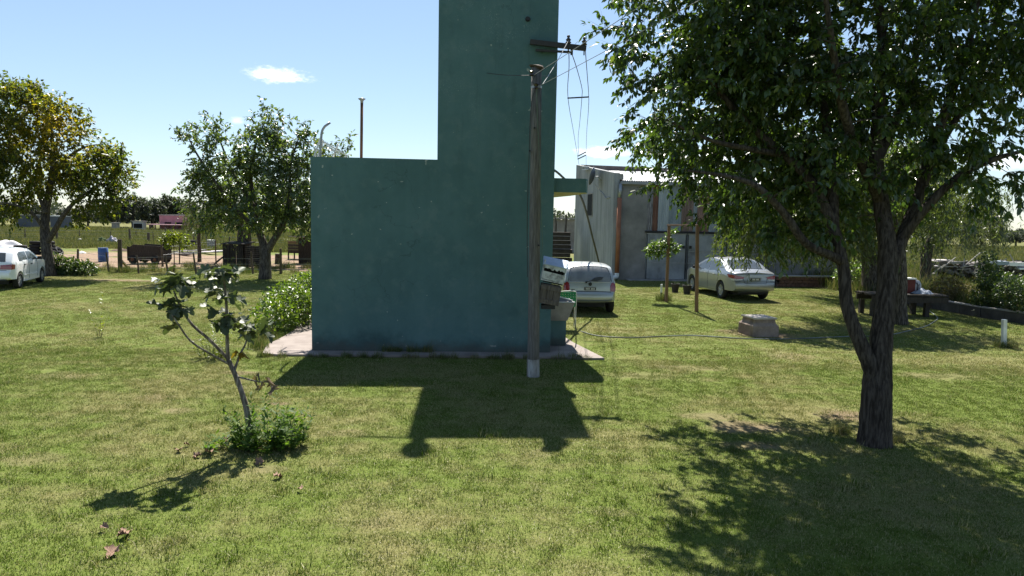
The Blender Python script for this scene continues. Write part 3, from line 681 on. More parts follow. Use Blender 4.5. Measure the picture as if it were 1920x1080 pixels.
# ------------------------------------------------------------------ wooden frame, post, pots, marker
wood_f = pm('brown_timber', [(0.3, (0.15, 0.085, 0.05)), (0.6, (0.24, 0.14, 0.085)), (0.85, (0.32, 0.20, 0.13))], 3, .8, .4, 15, stretch=(6, 6, .6))
fa, fb = gp(1249, 566), gp(1306, 584.6)
ta, tb = at(1254.5, 424, fa.y), at(1307.5, 425, fb.y)
fr = thing('timber_frame', fa, 'brown timber goal frame of two posts and a crossbar on the lawn', 'frame')
MB().beam(fa - Vector((0, 0, .05)), ta, .095, .095, up=(0, 1, 0)).build('post', wood_f, fr, bevel=.006)
MB().beam(fb - Vector((0, 0, .05)), tb, .095, .095, up=(0, 1, 0)).build('post', wood_f, fr, bevel=.006)
dd = (tb - ta).normalized() * .08
MB().beam(ta - dd + Vector((0, 0, .035)), tb + dd + Vector((0, 0, .035)), .1, .06).build('crossbar', wood_f, fr, bevel=.006)
pot_m = pm('black_pot', (0.03, 0.027, 0.027), 6, .6)
for i, (px, py, w_, lab) in enumerate(((1265.5, 548, .32, 'black nursery pot half hidden behind the nearer timber post'), (1288, 551, .34, 'black nursery pot standing between the timber posts'))):
    p = gp(px, py); po = thing('plant_pot', p, lab, 'pot', 'black pots behind the timber frame'); T = Matrix.Translation(p)
    m_ = MB(); m_.lathe([(w_ * .36, 0), (w_ * .5, .3), (w_ * .54, .3), (w_ * .54, .34), (w_ * .47, .34), (w_ * .45, .27), (0, .27)], 18, T); m_.build('body', pot_m, po, smooth=False)
    m_ = MB(); rr = random.Random(i)
    for k in range(14): m_.beam(p + Vector((rr.uniform(-.1, .1), rr.uniform(-.1, .1), .26)), p + Vector((rr.uniform(-.17, .17), rr.uniform(-.12, .12), rr.uniform(.36, .44))), .02, .004)
    m_.build('seedling', weed_m, po)
p = gp(1239.5, 560); mk = thing('marker_stake', p, 'short white topped stake beside the small tree at the timber frame', 'stake')
MB().beam(p, p + Vector((0, 0, .22)), .07, .07).build('foot', wood_d, mk); MB().beam(p + Vector((0, 0, .222)), p + Vector((0, 0, .52)), .06, .06).build('top', white, mk)
p = gp(1882, 650); wp = MB().beam(p, at(1883, 599, p.y), .085, .085, up=(0, 1, 0)).build('white_post', white, bevel=.006); tag(wp, 'lone low white painted post on the lawn before the garden wall', 'post')

# ------------------------------------------------------------------ shed
C0 = gp(1146, 524.5); ang = math.radians(6.2)
SU = Vector((math.cos(ang), math.sin(ang), 0)); SN = Vector((-math.sin(ang), math.cos(ang), 0))
SL, SW = 9.2, 11.7
hf = at(1146, 324, C0.y).z; hb = at(1073, 309, (C0 + SN * SL).y).z
hgut = at(1165, 341, C0.y + .2).z
def sh(u, n, z): return C0 + SU * u + SN * n + Vector((0, 0, z))
def sbox(mb, u0_, u1_, n0, n1, z0, z1):
    return mb.add([sh(u0_, n0, z0), sh(u1_, n0, z0), sh(u1_, n1, z0), sh(u0_, n1, z0), sh(u0_, n0, z1), sh(u1_, n0, z1), sh(u1_, n1, z1), sh(u0_, n1, z1)],
                  [(3, 2, 1, 0), (4, 5, 6, 7), (0, 1, 5, 4), (1, 2, 6, 5), (2, 3, 7, 6), (3, 0, 4, 7)])
shed = thing('shed', C0, 'large grey concrete shed with sheet metal front and big double doors', 'shed')
def streaked(name, dark, mid, light, sc=1.0):
    m = bpy.data.materials.new(name); m.use_nodes = True; t = NT(m.node_tree); b = t.n['Principled BSDF']
    pos = t.new('ShaderNodeNewGeometry').outputs['Position']
    a = t.noise(t.vmath('MULTIPLY', pos, (3.2 * sc, 3.2 * sc, .22)).outputs[0], 1.0, 6, .65); c = t.noise(pos, .6, 5, .6)
    t.l.new(t.ramp(t.math('ADD', t.math('MULTIPLY', a, .6), t.math('MULTIPLY', c, .4)), [(0.3, dark), (0.5, mid), (0.68, light)]), b.inputs['Base Color'])
    b.inputs['Roughness'].default_value = .9; b.inputs['Specular IOR Level'].default_value = .2
    t.l.new(t.new('ShaderNodeBump', inp={'Strength': .5, 'Distance': .03, 'Height': t.noise(pos, 20, 5, .7)}).outputs[0], b.inputs['Normal']); return m
sw_m = streaked('streaked_render', (0.15, 0.155, 0.16), (0.28, 0.285, 0.29), (0.42, 0.425, 0.43))
sf_m = pm('rough_render', [(0.3, (.15, .142, .135)), (.5, (.22, .208, .196)), (.7, (.30, .285, .27))], 1.1, .95, .7, 22, detail=8)
m_ = MB()   # left wall with a sloping top
m_.add([sh(0, 0, 0), sh(.25, 0, 0), sh(.25, SL, 0), sh(0, SL, 0), sh(0, 0, hf), sh(.25, 0, hf), sh(.25, SL, hb), sh(0, SL, hb)], [(3, 2, 1, 0), (4, 5, 6, 7), (0, 1, 5, 4), (1, 2, 6, 5), (2, 3, 7, 6), (3, 0, 4, 7)])
m_.build('side_wall', sw_m, shed)
m_ = MB(); sbox(m_, .252, .42, 0, .25, hgut + .1, hf - .03); m_.build('end_pier', conc, shed)
m_ = MB(); sbox(m_, .252, 1.62, .02, .25, 0, hgut - .06); m_.build('front_wall', sf_m, shed)
m_ = MB(); sbox(m_, 5.62, SW, .02, .25, 0, hgut - .06); m_.build('front_wall', sf_m, shed)
m_ = MB(); sbox(m_, .25, SW, SL - .25, SL, 0, hb - .28); sbox(m_, SW - .25, SW, .25, SL - .25, 0, hgut - .1); m_.build('back_wall', sf_m, shed)
m_ = MB(); m_.add([sh(.25, SL - .25, hb - .24), sh(SW + .3, SL - .25, hb - .45), sh(SW + .3, SL, hb - .45), sh(.25, SL, hb - .24), sh(.25, SL - .25, hb), sh(SW + .3, SL - .25, hb - .12), sh(SW + .3, SL, hb - .12), sh(.25, SL, hb)], [(3, 2, 1, 0), (4, 5, 6, 7), (0, 1, 5, 4), (1, 2, 6, 5), (2, 3, 7, 6), (3, 0, 4, 7)]); m_.build('back_parapet', pm('parapet_grey', [(0.35, (.085, .07, .065)), (.65, (.15, .13, .12))], 2, .9), shed)
def corr(u0_, u1_, n_of, z_of, pitch, amp, along, s0_, s1_, nseg=1):
    """corrugated sheet; waves run across u"""
    k = max(4, int((u1_ - u0_) / pitch * 4)); vs = []; fs = []
    for j in range(nseg + 1):
        s_ = s0_ + (s1_ - s0_) * j / nseg
        for i in range(k + 1):
            u = u0_ + (u1_ - u0_) * i / k; wv = amp * math.sin(2 * math.pi * u / pitch)
            vs.append(sh(u, n_of(s_, wv), z_of(s_, wv)))
    for j in range(nseg):
        for i in range(k): a_ = j * (k + 1) + i; fs.append((a_, a_ + 1, a_ + k + 2, a_ + k + 1))
    return vs, fs
zinc = pm('bright_zinc', [(0.3, (.50, .51, .52)), (.7, (.66, .66, .66))], 1.2, .42, metal=.35)
u = .43; 
while u < SW + .2:
    u1_ = min(u + 1.05, SW + .3)
    vs, fs = corr(u, u1_, lambda s_, wv: s_, lambda s_, wv: hgut + .05 + (hb - .35 - hgut) * (s_ + .2) / SL + wv, .11, .02, 'n', -.18, SL - .26)
    MB().add(vs, fs).build('roof_sheet', zinc, shed); u = u1_ - .02
m_ = MB(); sbox(m_, .26, SW + .3, -.16, -.012, hgut - .12, hgut + .02); m_.build('gutter', pm('gutter_zinc', (.26, .26, .265), 2, .5, metal=.4), shed, bevel=.02)
# front sheets above the doors
zl = at(1240, 433, C0.y + .5).z
cols = [('rust_speckled', (.10, .085, .085), (.30, .29, .30), 9, .28), ('deep_rust', (.10, .045, .03), (.20, .10, .07), 4, .26), ('pale_blue_sheet', (.30, .33, .35), (.40, .43, .45), 2, .52), ('slate_sheet', (.20, .235, .26), (.29, .32, .34), 2, .62), ('brown_sheet', (.16, .105, .085), (.27, .19, .16), 3, .58), ('slate_sheet_b', (.2, .225, .24), (.28, .30, .31), 2, .2), ('rust_brown', (.15, .08, .06), (.30, .19, .15), 3, .58), ('pale_sheet_c', (.25, .27, .28), (.36, .38, .39), 2, .55), ('brown_sheet_c', (.14, .085, .065), (.25, .16, .13), 3, .41)]
u = 1.62
for nm, c0_, c1_, sc_, wd_ in cols:
    m = pm(nm, [(0.35, c0_), (0.65, c1_)], sc_, .7, .2, 30, stretch=(2, 2, .4), metal=.15)
    vs, fs = corr(u + .004, u + wd_ - .004, lambda s_, wv: .05 + wv, lambda s_, wv: s_, .09, .012, 'z', zl, hgut - .07)
    MB().add(vs, fs).build('wall_sheet', m, shed); u += wd_
m_ = MB(); sbox(m_, 1.55, 5.7, -.05, .1, zl - .09, zl); m_.build('lintel', black, shed)
door_m = pm('worn_zinc_door', [(0.28, (.13, .12, .12)), (0.45, (.25, .265, .275)), (0.7, (.37, .385, .395))], 1.6, .6, .3, 25, stretch=(1, 1, .7), metal=.25)
seam = black
for k, (ua, ub) in enumerate(((1.63, 3.60), (3.63, 5.6))):
    zd = zl - .1
    d = MB(); sbox(d, ua, ub, .0, .05, .06, zd); do = d.build('door', door_m, shed, bevel=.008)
    for j in range(3):
        z0 = .06 + (zd - .06) * (0.36, 0.62, 0.99)[j]; e = MB(); sbox(e, ua + .01, ub - .01, -.022, -.002, z0 - .025, z0 + .005); e.build('rail', galv, do)
    for uu in (ua + .02, ub - .05):
        e = MB(); sbox(e, uu, uu + .03, -.026, -.003, .07, zd - .05); e.build('stile', black, do)
    e = MB(); uu = ub - .2 if k == 0 else ua + .1; sbox(e, uu, uu + .11, -.05, -.003, 1.52, 1.66); e.build('lock_box', black, do)
m_ = MB(); sbox(m_, .7, SW, -.5, -.001, 0, .05); m_.build('sill_slab', conc, shed)
# drain pipe
terra = pm('terracotta_pipe', [(0.3, (.22, .085, .045)), (.7, (.33, .14, .08))], 3, .6)
px_ = sh(.36, -.09, 0); u_ = (at(1160, 430, C0.y) - C0).dot(SU)
m_ = MB(); m_.tube([sh(u_ - .03, -.09, .3), sh(u_ - .02, -.09, hgut - .75)], .1, 14); dp = m_.build('drain_pipe', terra, shed, smooth=True)
m_ = MB(); m_.tube([sh(u_ - .02, -.09, hgut - .76), sh(u_, -.09, hgut - .1)], .085, 14); m_.build('pipe_top', galv, dp, smooth=True)
m_ = MB(); m_.tube(smooth_path([sh(u_ - .03, -.09, .32), sh(u_ - .05, -.12, .16), sh(u_ - .25, -.2, .1)], 5) + [sh(u_ - .5, -.25, .1)], .105, 14); m_.build('elbow', white, dp, smooth=True)
# side window and dish on the side wall, seen from its narrow angle
def side(px, py, off=0):
    return onplane(px, py, C0 - SU * off, SU)
w0, w1 = side(1103, 365), side(1110.5, 404)
n0, n1 = (w0 - C0).dot(SN), (w1 - C0).dot(SN); n0, n1 = min(n0, n1), max(n0, n1)
m_ = MB(); sbox(m_, -.03, .0, n0 - .06, n1 + .06, w1.z - .06, w0.z + .06); wn_ = m_.build('window', conc, shed)
m_ = MB(); sbox(m_, -.034, -.031, n0, n1, w1.z, w0.z); m_.build('pane', dark_in, wn_)
p = side(1114, 331, .35); ds = thing('satellite_dish', p, 'small grey satellite dish on the shed side wall', 'dish')
ax = Vector((-.93, .30, .22)).normalized(); R = ax.to_track_quat('Z', 'Y').to_matrix().to_4x4()
prof = [(.46 * k / 6, .13 * (k / 6) ** 2) for k in range(7)] + [(.46 * k / 6, .13 * (k / 6) ** 2 - .015) for k in range(6, -1, -1)]
MB().lathe(prof, 24, Matrix.Translation(p) @ R).build('reflector', pm('dish_grey', (.13, .13, .135), 4, .5), ds, smooth=True)
MB().tube([p, p + SU * .2, p + SU * .36 + Vector((0, 0, -.2))], .025, 8).build('bracket', galv, ds)
tag(MB().tube(smooth_path([side(1116, 345, .2), side(1124, 357, .03), side(1131, 364, .03), side(1136, 371, .03), side(1143, 370, .03)], 4), .018, 6).build('dish_cable', wire_m), 'pale loose cable dropping from the dish along the shed wall', 'cable')
m_ = MB()
for (a, b_) in (((1092, 318), (1104, 317)), ((1094, 311), (1093, 317)), ((1104, 312), (1103, 317)), ((1094, 312), (1104, 313))): m_.beam(side(*a, .2), side(*b_, .2), .05, .05)
m_.beam(side(1098, 315, .2), side(1098, 318, -.1), .05, .05)
m_.build('line_bracket', wire_m, shed)
# low brick planter by the right part of the front
bpm = pm('dull_brick', [(0.3, (.10, .055, .045)), (.7, (.18, .10, .08))], 6, .9, .4, 30)
pa = gp(1456, 538); pb = gp(1572, 539)
pln = thing('brick_planter', pa, 'low dark brick planter ledge along the shed front behind the silver sedan', 'planter')
dv = (pb - pa); nb = 14
me0 = None
for r in range(3):
    for i in range(nb):
        k0 = (i + (.5 if r % 2 else 0)) / nb; k1 = k0 + .93 / nb
        if k1 > 1: k1 = 1.0
        m_ = MB(); m_.beam(pa + dv * k0 + Vector((0, 0, .085 + r * .15)), pa + dv * k1 + Vector((0, 0, .085 + r * .15)), .2, .135); m_.build('brick', bpm, pln)
MB().beam(pa + Vector((0, .12, .22)), pb + Vector((0, .12, .22)), .2, .44).build('core', dark_in, pln)
MB().beam(pa + Vector((-.05, .05, .485)), pb + Vector((.05, .05, .485)), .4, .05).build('coping', conc, pln)

# dark board stack, grey house and posts seen between tower and shed
wdk = pm('dark_boards', [(0.3, (.03, .025, .022)), (.7, (.075, .06, .052))], 4, .9, .5, 15, stretch=(1, 1, 5))
Yd = 39.0
bs = thing('board_stack', gp(1048, 512), 'tall stack of dark old boards between tower and shed', 'boards')
for i in range(9):
    z0, z1 = at(1048, 506 - i * 8, Yd).z, at(1048, 499 - i * 8, Yd).z
    a_ = at(1018 + rnd.uniform(-3, 3), 500, Yd); b2 = at(1071 + rnd.uniform(-5, 1), 500, Yd)
    MB().box(((a_.x + b2.x) / 2, Yd + rnd.uniform(-.06, .06), max((z0 + z1) / 2, .1)), (b2.x - a_.x, .6, abs(z1 - z0) - .015)).build('board', wdk, bs)
gh = thing('grey_house', gp(1050, 470), 'pale grey house wall far behind the board stack', 'house')
ph = gp(1052, 468); Yh = 62
MB().box((at(1052, 450, Yh).x, Yh, (at(1052, 412, Yh).z) / 2), (3.2, 3, at(1052, 412, Yh).z)).build('wall', sf_m, gh)
MB().box((at(1052, 450, Yh).x, Yh, at(1052, 411, Yh).z + .06), (3.6, 3.4, .12)).build('roof', conc, gh)
for px, lab in ((1041.5, 'thin grey post rising by the tower edge above the board stack'), (1060, 'grey leaning post rising nearest the shed wall above the board stack')):
    tag(MB().tube([at(px, 436, 41), at(px + 1, 420, 41), at(px + (-1 if px < 1050 else 2), 402, 41)], [.07, .06, .035], 8).build('dead_stake', wood_d), lab, 'post', 'posts above the boards')
# ------------------------------------------------------------------ vegetation tools
def mesh_np(name, V, T, mat, vals=None, smooth=False):
    me = bpy.data.meshes.new(name); me.vertices.add(len(V)); me.vertices.foreach_set('co', np.asarray(V, np.float32).ravel())
    T = np.asarray(T, np.int32)
    me.loops.add(T.size); me.loops.foreach_set('vertex_index', T.ravel())
    me.polygons.add(len(T)); me.polygons.foreach_set('loop_start', (np.arange(len(T)) * T.shape[1]).astype(np.int32))
    me.update(calc_edges=True)
    if vals is not None:
        a = me.attributes.new('v', 'FLOAT', 'POINT'); a.data.foreach_set('value', np.asarray(vals, np.float32))
    me.materials.append(mat)
    if smooth: me.shade_smooth()
    return me

def unit(a): return a / np.maximum(np.linalg.norm(a, axis=1, keepdims=True), 1e-9)
# leaf outline: x across, y along, z fold.  six points, four triangles
LEAF = np.array([(0, 0, 0), (-.26, .34, .05), (.26, .34, .05), (0, .5, -.03), (-.17, .72, .03), (.17, .72, .03), (0, 1, -.06)], float)
LEAF_T = np.array([(0, 3, 1), (0, 2, 3), (1, 3, 4), (3, 2, 5), (4, 3, 6), (3, 5, 6)])
SLIM = np.array([(0, 0, 0), (-.10, .45, .02), (.10, .45, .02), (0, 1, -.05)], float)
SLIM_T = np.array([(0, 2, 1), (1, 2, 3)])
def leaves(pos, axis, nrm, size, tpl=LEAF, tri=LEAF_T, rng=None, vals=None):
    y = unit(axis); x = unit(np.cross(y, nrm)); z = np.cross(x, y)
    M = tpl[None, :, :] * size[:, None, None]
    V = pos[:, None, :] + M[..., 0:1] * x[:, None, :] + M[..., 1:2] * y[:, None, :] + M[..., 2:3] * z[:, None, :]
    k = np.arange(len(pos))[:, None, None] * len(tpl)
    T = (tri[None] + k).reshape(-1, 3)
    return V.reshape(-1, 3), T, np.repeat(vals, len(tpl))

def grow(limbs, targets, rng, r_tip=.006, k_len=.022, sub=6, up_pen=.7):
    """join every target to the nearest wood below it with a bent branch; returns (limb tubes, branch tubes)"""
    SP, SR, tubes = [], [], []
    for pts, rads in limbs:
        P = smooth_path(pts, sub); R = np.interp(np.linspace(0, 1, len(P)), np.linspace(0, 1, len(rads)), rads)
        tubes.append((P, list(R)))
        lo = 0
        for p, r in zip(P[lo:], R[lo:]): SP.append(p); SR.append(r)
    S = np.array([tuple(p) for p in SP]); R = np.array(SR)
    base = S[0]
    zmin = base[2] + .25 * (max(t_[2] for t_ in targets) - base[2])
    order = sorted(range(len(targets)), key=lambda i: np.min(np.linalg.norm(S - targets[i], axis=1)))
    br = []
    for i in order:
        c = np.array(targets[i]); dv = c - S; d = np.linalg.norm(dv, axis=1)
        cost = d + up_pen * np.maximum(0, S[:, 2] - c[2]) + 2.0 * np.maximum(0, zmin * .8 - S[:, 2])
        j = int(np.argmin(cost)); p0 = S[j]; L = d[j]
        if L < 1e-3: continue
        mid = p0 + (c - p0) * .5 + rng.normal(0, .07, 3) * L + np.array([0, 0, .10 * L])
        t_ = np.linspace(0, 1, 6)[:, None]
        Q = (1 - t_) ** 2 * p0 + 2 * t_ * (1 - t_) * mid + t_ ** 2 * c
        ra = min(R[j] * .72, r_tip + k_len * L); rr = np.linspace(ra, r_tip * .6, 6)
        br.append(([Vector(q) for q in Q], list(rr)))
        S = np.vstack([S, Q[2:]]); R = np.concatenate([R, rr[2:]])
    return tubes, br

def in_ellipsoids(ells, n, rng, shell=.45):
    out = []
    wts = np.array([e[2] for e in ells], float); wts /= wts.sum()
    for (c, r, w), k in zip(ells, rng.multinomial(n, wts)):
        d = unit(rng.normal(size=(k, 3))); q = rng.uniform(shell ** 3, 1, k) ** (1 / 3)
        out.append(np.array(c) + d * q[:, None] * np.array(r))
    return np.concatenate(out)

def twig_leaves(targets, center, rng, twigs, per, L, size, droop=.6, svar=.3, up=.2, spread=.25):
    """leaves set alternately along short twigs that leave each target; returns pos, axis, normal, size and the twig tubes"""
    pos, ax, nr, sz, tw = [], [], [], [], []
    n = len(targets)
    for k in range(twigs):
        out = unit(targets - center); d = unit(out * .55 + rng.normal(0, .75, (n, 3)) + np.array([0, 0, up]))
        ln = L * rng.uniform(.5, 1.2, n)
        for i in range(n): tw.append((targets[i], targets[i] + d[i] * ln[i]))
        for j in range(per):
            f = (j + .6) / per
            p = targets + d * (ln * f)[:, None]; p[:, 2] -= (droop * .25 * ln * f * f)
            side = unit(rng.normal(size=(n, 3)))
            a = unit(d * .7 + side * 1.0 + np.array([0, 0, -droop]))
            pos.append(p + side * spread * .06); ax.append(a); nr.append(unit(np.array([0, 0, 1.0]) + rng.normal(0, .55, (n, 3)))); sz.append(size * rng.uniform(1 - svar, 1 + svar, n))
    return np.concatenate(pos), np.concatenate(ax), np.concatenate(nr), np.concatenate(sz), tw

def tubes_mb(tubes, n=6, rough=0.0, ridges=0):
    m = MB()
    for P, R in tubes: m.tube(P, R, n, cap=True, rough=rough, ridges=ridges)
    return m
def twig_mesh(tw, name, mat, parent, r=.004):
    a = np.array([t_[0] for t_ in tw]); b = np.array([t_[1] for t_ in tw]); d = unit(b - a)
    sx = unit(np.cross(d, np.array([.31, .2, .93]))); sy = np.cross(d, sx); V = []
    for k in range(3):
        an = 2 * math.pi * k / 3; V.append(a + (sx * math.cos(an) + sy * math.sin(an)) * r)
    V.append(b); V = np.stack(V, 1).reshape(-1, 3) - np.array(ORG[parent.name])
    k = np.arange(len(a))[:, None] * 4
    T = np.concatenate([k + np.array([[0, 1, 3]]), k + np.array([[1, 2, 3]]), k + np.array([[2, 0, 3]])])
    o = link(name, mesh_np(name, V, T, mat), parent); o['kind'] = 'stuff'; return o

def bark(name, stops, sc=5):
    return pm(name, [(.36 + .3 * p, c) for p, c in stops], sc * 1.7, .95, 1.0, 11, stretch=(4, 4, .55), spec=.15, detail=8)
bark_d = bark('dark_bark', [(0.3, (.05, .042, .036)), (.55, (.10, .085, .072)), (.8, (.155, .135, .115))])
bark_g = bark('grey_bark', [(0.1, (.026, .021, .018)), (.5, (.056, .046, .039)), (.9, (.088, .074, .064))])

def tree(name, loc, label, cat, limbs, ells, n_t, twigs, per, L, size, lmat, seed, bmat=bark_d, group=None, droop=.6, tpl=LEAF, tri=LEAF_T, vfun=None, shell=.45, ns=10, twr=.004, extra=None, k_len=.022, up=.2, singles=0):
    rng = np.random.default_rng(seed)
    o = thing(name, loc, label, cat, group)
    T = in_ellipsoids(ells, n_t, rng, shell)
    if extra is not None: T = np.concatenate([T, extra])
    ctr = np.mean(T, axis=0); ctr[2] -= .2 * (T[:, 2].max() - ctr[2])
    tubes, br = grow(limbs, T, rng, k_len=k_len)
    m = MB(); P, R = tubes[0]; m.tube(P, R, ns + 6, rough=.05, ridges=1); m.build('trunk', bmat, o, smooth=True)
    for P, R in tubes[1:]:
        m = MB(); m.tube(P, R, ns, rough=.04, ridges=1); m.build('limb', bmat, o, smooth=True)
    b_ = tubes_mb(br, 5); b_.build('branches', bmat, o, smooth=True, kind='stuff')
    pos, ax, nr, sz, tw = twig_leaves(T, ctr, rng, twigs, per, L, size, droop, up=up)
    if twr: twig_mesh(tw, 'twigs', bmat, o, twr)
    v = rng.random(len(pos)) if vfun is None else vfun(pos, rng)
    off = np.array(ORG[o.name])
    if singles:                                    # the leaves that show largest, one by one
        dist = np.linalg.norm(pos - np.array(EYE), axis=1); idx = np.argsort(dist)
        x = np.array([camproj(p) for p in pos[idx[:6000]]]); ok = (x[:, 0] > 0) & (x[:, 0] < 1920) & (x[:, 1] > 0) & (x[:, 1] < 1080)
        pick = idx[:6000][ok][:singles]; keep = np.ones(len(pos), bool); keep[pick] = False
        mes = []
        for q in range(6): mes.append(mesh_np('leaf', LEAF, LEAF_T, lmat, np.full(len(LEAF), (q + .5) / 6)))
        for i in pick:
            y = ax[i] / np.linalg.norm(ax[i]); xx = np.cross(y, nr[i]); xx /= np.linalg.norm(xx); zz = np.cross(xx, y); s = sz[i]; p = pos[i] - off
            lf = link('leaf', mes[int(v[i] * 5.99)], o)
            lf.matrix_basis = Matrix(((xx[0] * s, y[0] * s, zz[0] * s, p[0]), (xx[1] * s, y[1] * s, zz[1] * s, p[1]), (xx[2] * s, y[2] * s, zz[2] * s, p[2]), (0, 0, 0, 1)))
        pos, ax, nr, sz, v = pos[keep], ax[keep], nr[keep], sz[keep], v[keep]
    V, F_, vals = leaves(pos - off, ax, nr, sz, tpl, tri, rng, v)
    c = link('crown', mesh_np('crown', V, F_, lmat, vals), o); c['kind'] = 'stuff'
    return o
def camproj(p):
    q = Vector(p) - EYE; z = q.dot(fw); return (960 + F * q.dot(RT) / z, 540 - F * q.dot(UP) / z)
def E(px, py, Y, rx, ry, rz, w=1.0):
    return (tuple(at(px, py, Y)), (rx, ry, rz), w * rx * ry * rz)

# ------------------------------------------------------------------ the big tree on the right
lm_big = leafmat('broad_leaf', [(0.0, (.030, .055, .017)), (.5, (.052, .088, .024)), (.85, (.078, .112, .032)), (1.0, (.115, .13, .034))], .42, .33, .7)
F0 = gp(1641, 833)
Yt = F0.y
def tp_(px, py, dY=0): return at(px, py, Yt + dY)
limbs = [
    ([F0 + Vector((0, 0, -.1)), tp_(1642, 800), tp_(1645, 730), tp_(1651, 660, .03), tp_(1658, 590, .08), tp_(1664, 520, .15), tp_(1663, 450, .25), tp_(1652, 380, .4), tp_(1643, 300, .5), tp_(1648, 200, .6), tp_(1655, 90, .75), tp_(1640, -40, .9), tp_(1610, -180, 1.1)], [.215, .182, .168, .132, .118, .113, .104, .092, .082, .07, .058, .04, .02]),
    ([tp_(1640, 720), tp_(1631, 685, -.02), tp_(1614, 645, -.02), tp_(1598, 605, 0), tp_(1586, 560, .05), tp_(1581, 500, .1), tp_(1560, 420, .2), tp_(1520, 340, .35), tp_(1470, 290, .45), tp_(1400, 230, .5), tp_(1340, 160, .5), tp_(1300, 90, .5)], [.10, .095, .088, .08, .075, .072, .066, .06, .052, .045, .035, .018]),
    ([tp_(1582, 492, .1), tp_(1555, 478, 0), tp_(1510, 455, -.15), tp_(1470, 400, -.25), tp_(1420, 350, -.3), tp_(1360, 330, -.3), tp_(1290, 320, -.3)], [.06, .055, .05, .045, .035, .025, .012]),
    ([tp_(1562, 425, .2), tp_(1560, 340, .5), tp_(1553, 260, .8), tp_(1540, 170, 1.1), tp_(1525, 60, 1.3), tp_(1500, -60, 1.5)], [.07, .065, .058, .05, .04, .015]),
    ([tp_(1664, 520, .15), tp_(1690, 450, .3), tp_(1718, 380, .45), tp_(1742, 300, .55), tp_(1775, 200, .6), tp_(1815, 90, .6), tp_(1840, -30, .7)], [.082, .075, .068, .06, .05, .036, .015]),
    ([tp_(1690, 450, .3), tp_(1740, 385, .1), tp_(1800, 330, 0), tp_(1860, 300, -.1), tp_(1930, 280, -.15)], [.06, .052, .045, .032, .015]),
    ([tp_(1652, 380, .4), tp_(1610, 290, .1), tp_(1580, 200, -.3), tp_(1560, 80, -.6), tp_(1540, -60, -.8)], [.07, .06, .05, .035, .015]),
    ([tp_(1643, 300, .5), tp_(1690, 200, .9), tp_(1720, 90, 1.3), tp_(1740, -30, 1.6)], [.07, .055, .04, .015]),
    ([tp_(1470, 290, .45), tp_(1410, 280, .2), tp_(1330, 262, 0), tp_(1250, 225, -.1)], [.045, .038, .026, .012]),
    ([tp_(1718, 380, .45), tp_(1770, 260, 1.0), tp_(1850, 140, 1.5), tp_(1910, 40, 1.9)], [.055, .045, .032, .012]),
]
D = Yt
ells = [E(1290, 40, D + .5, 1.05, 1.2, 1.0), E(1400, 20, D + .7, 1.2, 1.3, .9), E(1330, 170, D + .3, 1.2, 1.2, .5), E(1420, 130, D + .8, 1.2, 1.4, .7), E(1540, 60, D + .6, 1.5, 1.7, 1.0), E(1500, 200, D + .9, 1.3, 1.6, .7),
        E(1335, 255, D + 1.2, 1.15, 1.2, .4), E(1400, 300, D + 1.6, 1.3, 1.3, .42), E(1330, 348, D + 2.6, .85, .7, .3), E(1480, 340, D + .5, 1.0, 1.3, .5), E(1600, 300, D + .8, 1.2, 1.5, .6), E(1690, 60, D + 1.0, 1.5, 1.6, .95, .7),
        E(1700, 230, D + 1.0, 1.1, 1.4, .7, .55), E(1850, 40, D + .9, 1.2, 1.5, 1.0, .8), E(1840, 190, D + .6, .9, 1.2, .6, .7), E(1880, 300, D + .1, .8, .8, .45), E(1800, 345, D + .1, .7, .7, .3), E(1930, 130, D + .6, .9, 1.1, .8, .8),
        E(1400, -120, D + .8, 1.6, 1.7, .9, .75), E(1620, -170, D + .9, 2.0, 2.0, 1.1, .75), E(1850, -130, D + 1.0, 1.6, 1.8, 1.1, .75), E(2020, 60, D + .8, 1.0, 1.5, 1.2, .8), E(1700, -400, D + 1.0, 2.1, 2.0, 1.2, .6),
        E(1405, 400, D + 2.2, .85, .8, .3), E(1530, 420, D + .6, .6, .8, .32, .8), E(1460, 455, D + .2, .5, .5, .2), E(1560, 300, D + 2.4, 1.8, 1.2, .8, .5), E(1345, 372, D + 2.8, .7, .6, .25, 1.2), E(1450, 395, D + 1.6, .95, .9, .35, 1.1), E(1520, 380, D + 1.2, .9, 1.0, .5, 1.0), E(1262, 328, D + 2.4, .5, .6, .22, 1.3), E(1250, 262, D + 2.9, .75, .6, .35, 1.2), E(1330, 215, D + 2.4, 1.1, .9, .5, .9), E(1480, 290, D + 3.0, 1.6, 1.0, .6, .8)]
def v_big(p, rng): return np.clip(rng.beta(1.6, 2.6, len(p)), 0, 1)
tree('broadleaf_tree', F0, 'big dark broadleaf tree with forked trunk, nearest tree on the right', 'tree', limbs, ells, 2450, 3, 14, .33, .086, lm_big, 7, bark_g, droop=1.0, vfun=v_big, ns=12, twr=.0035, singles=290)

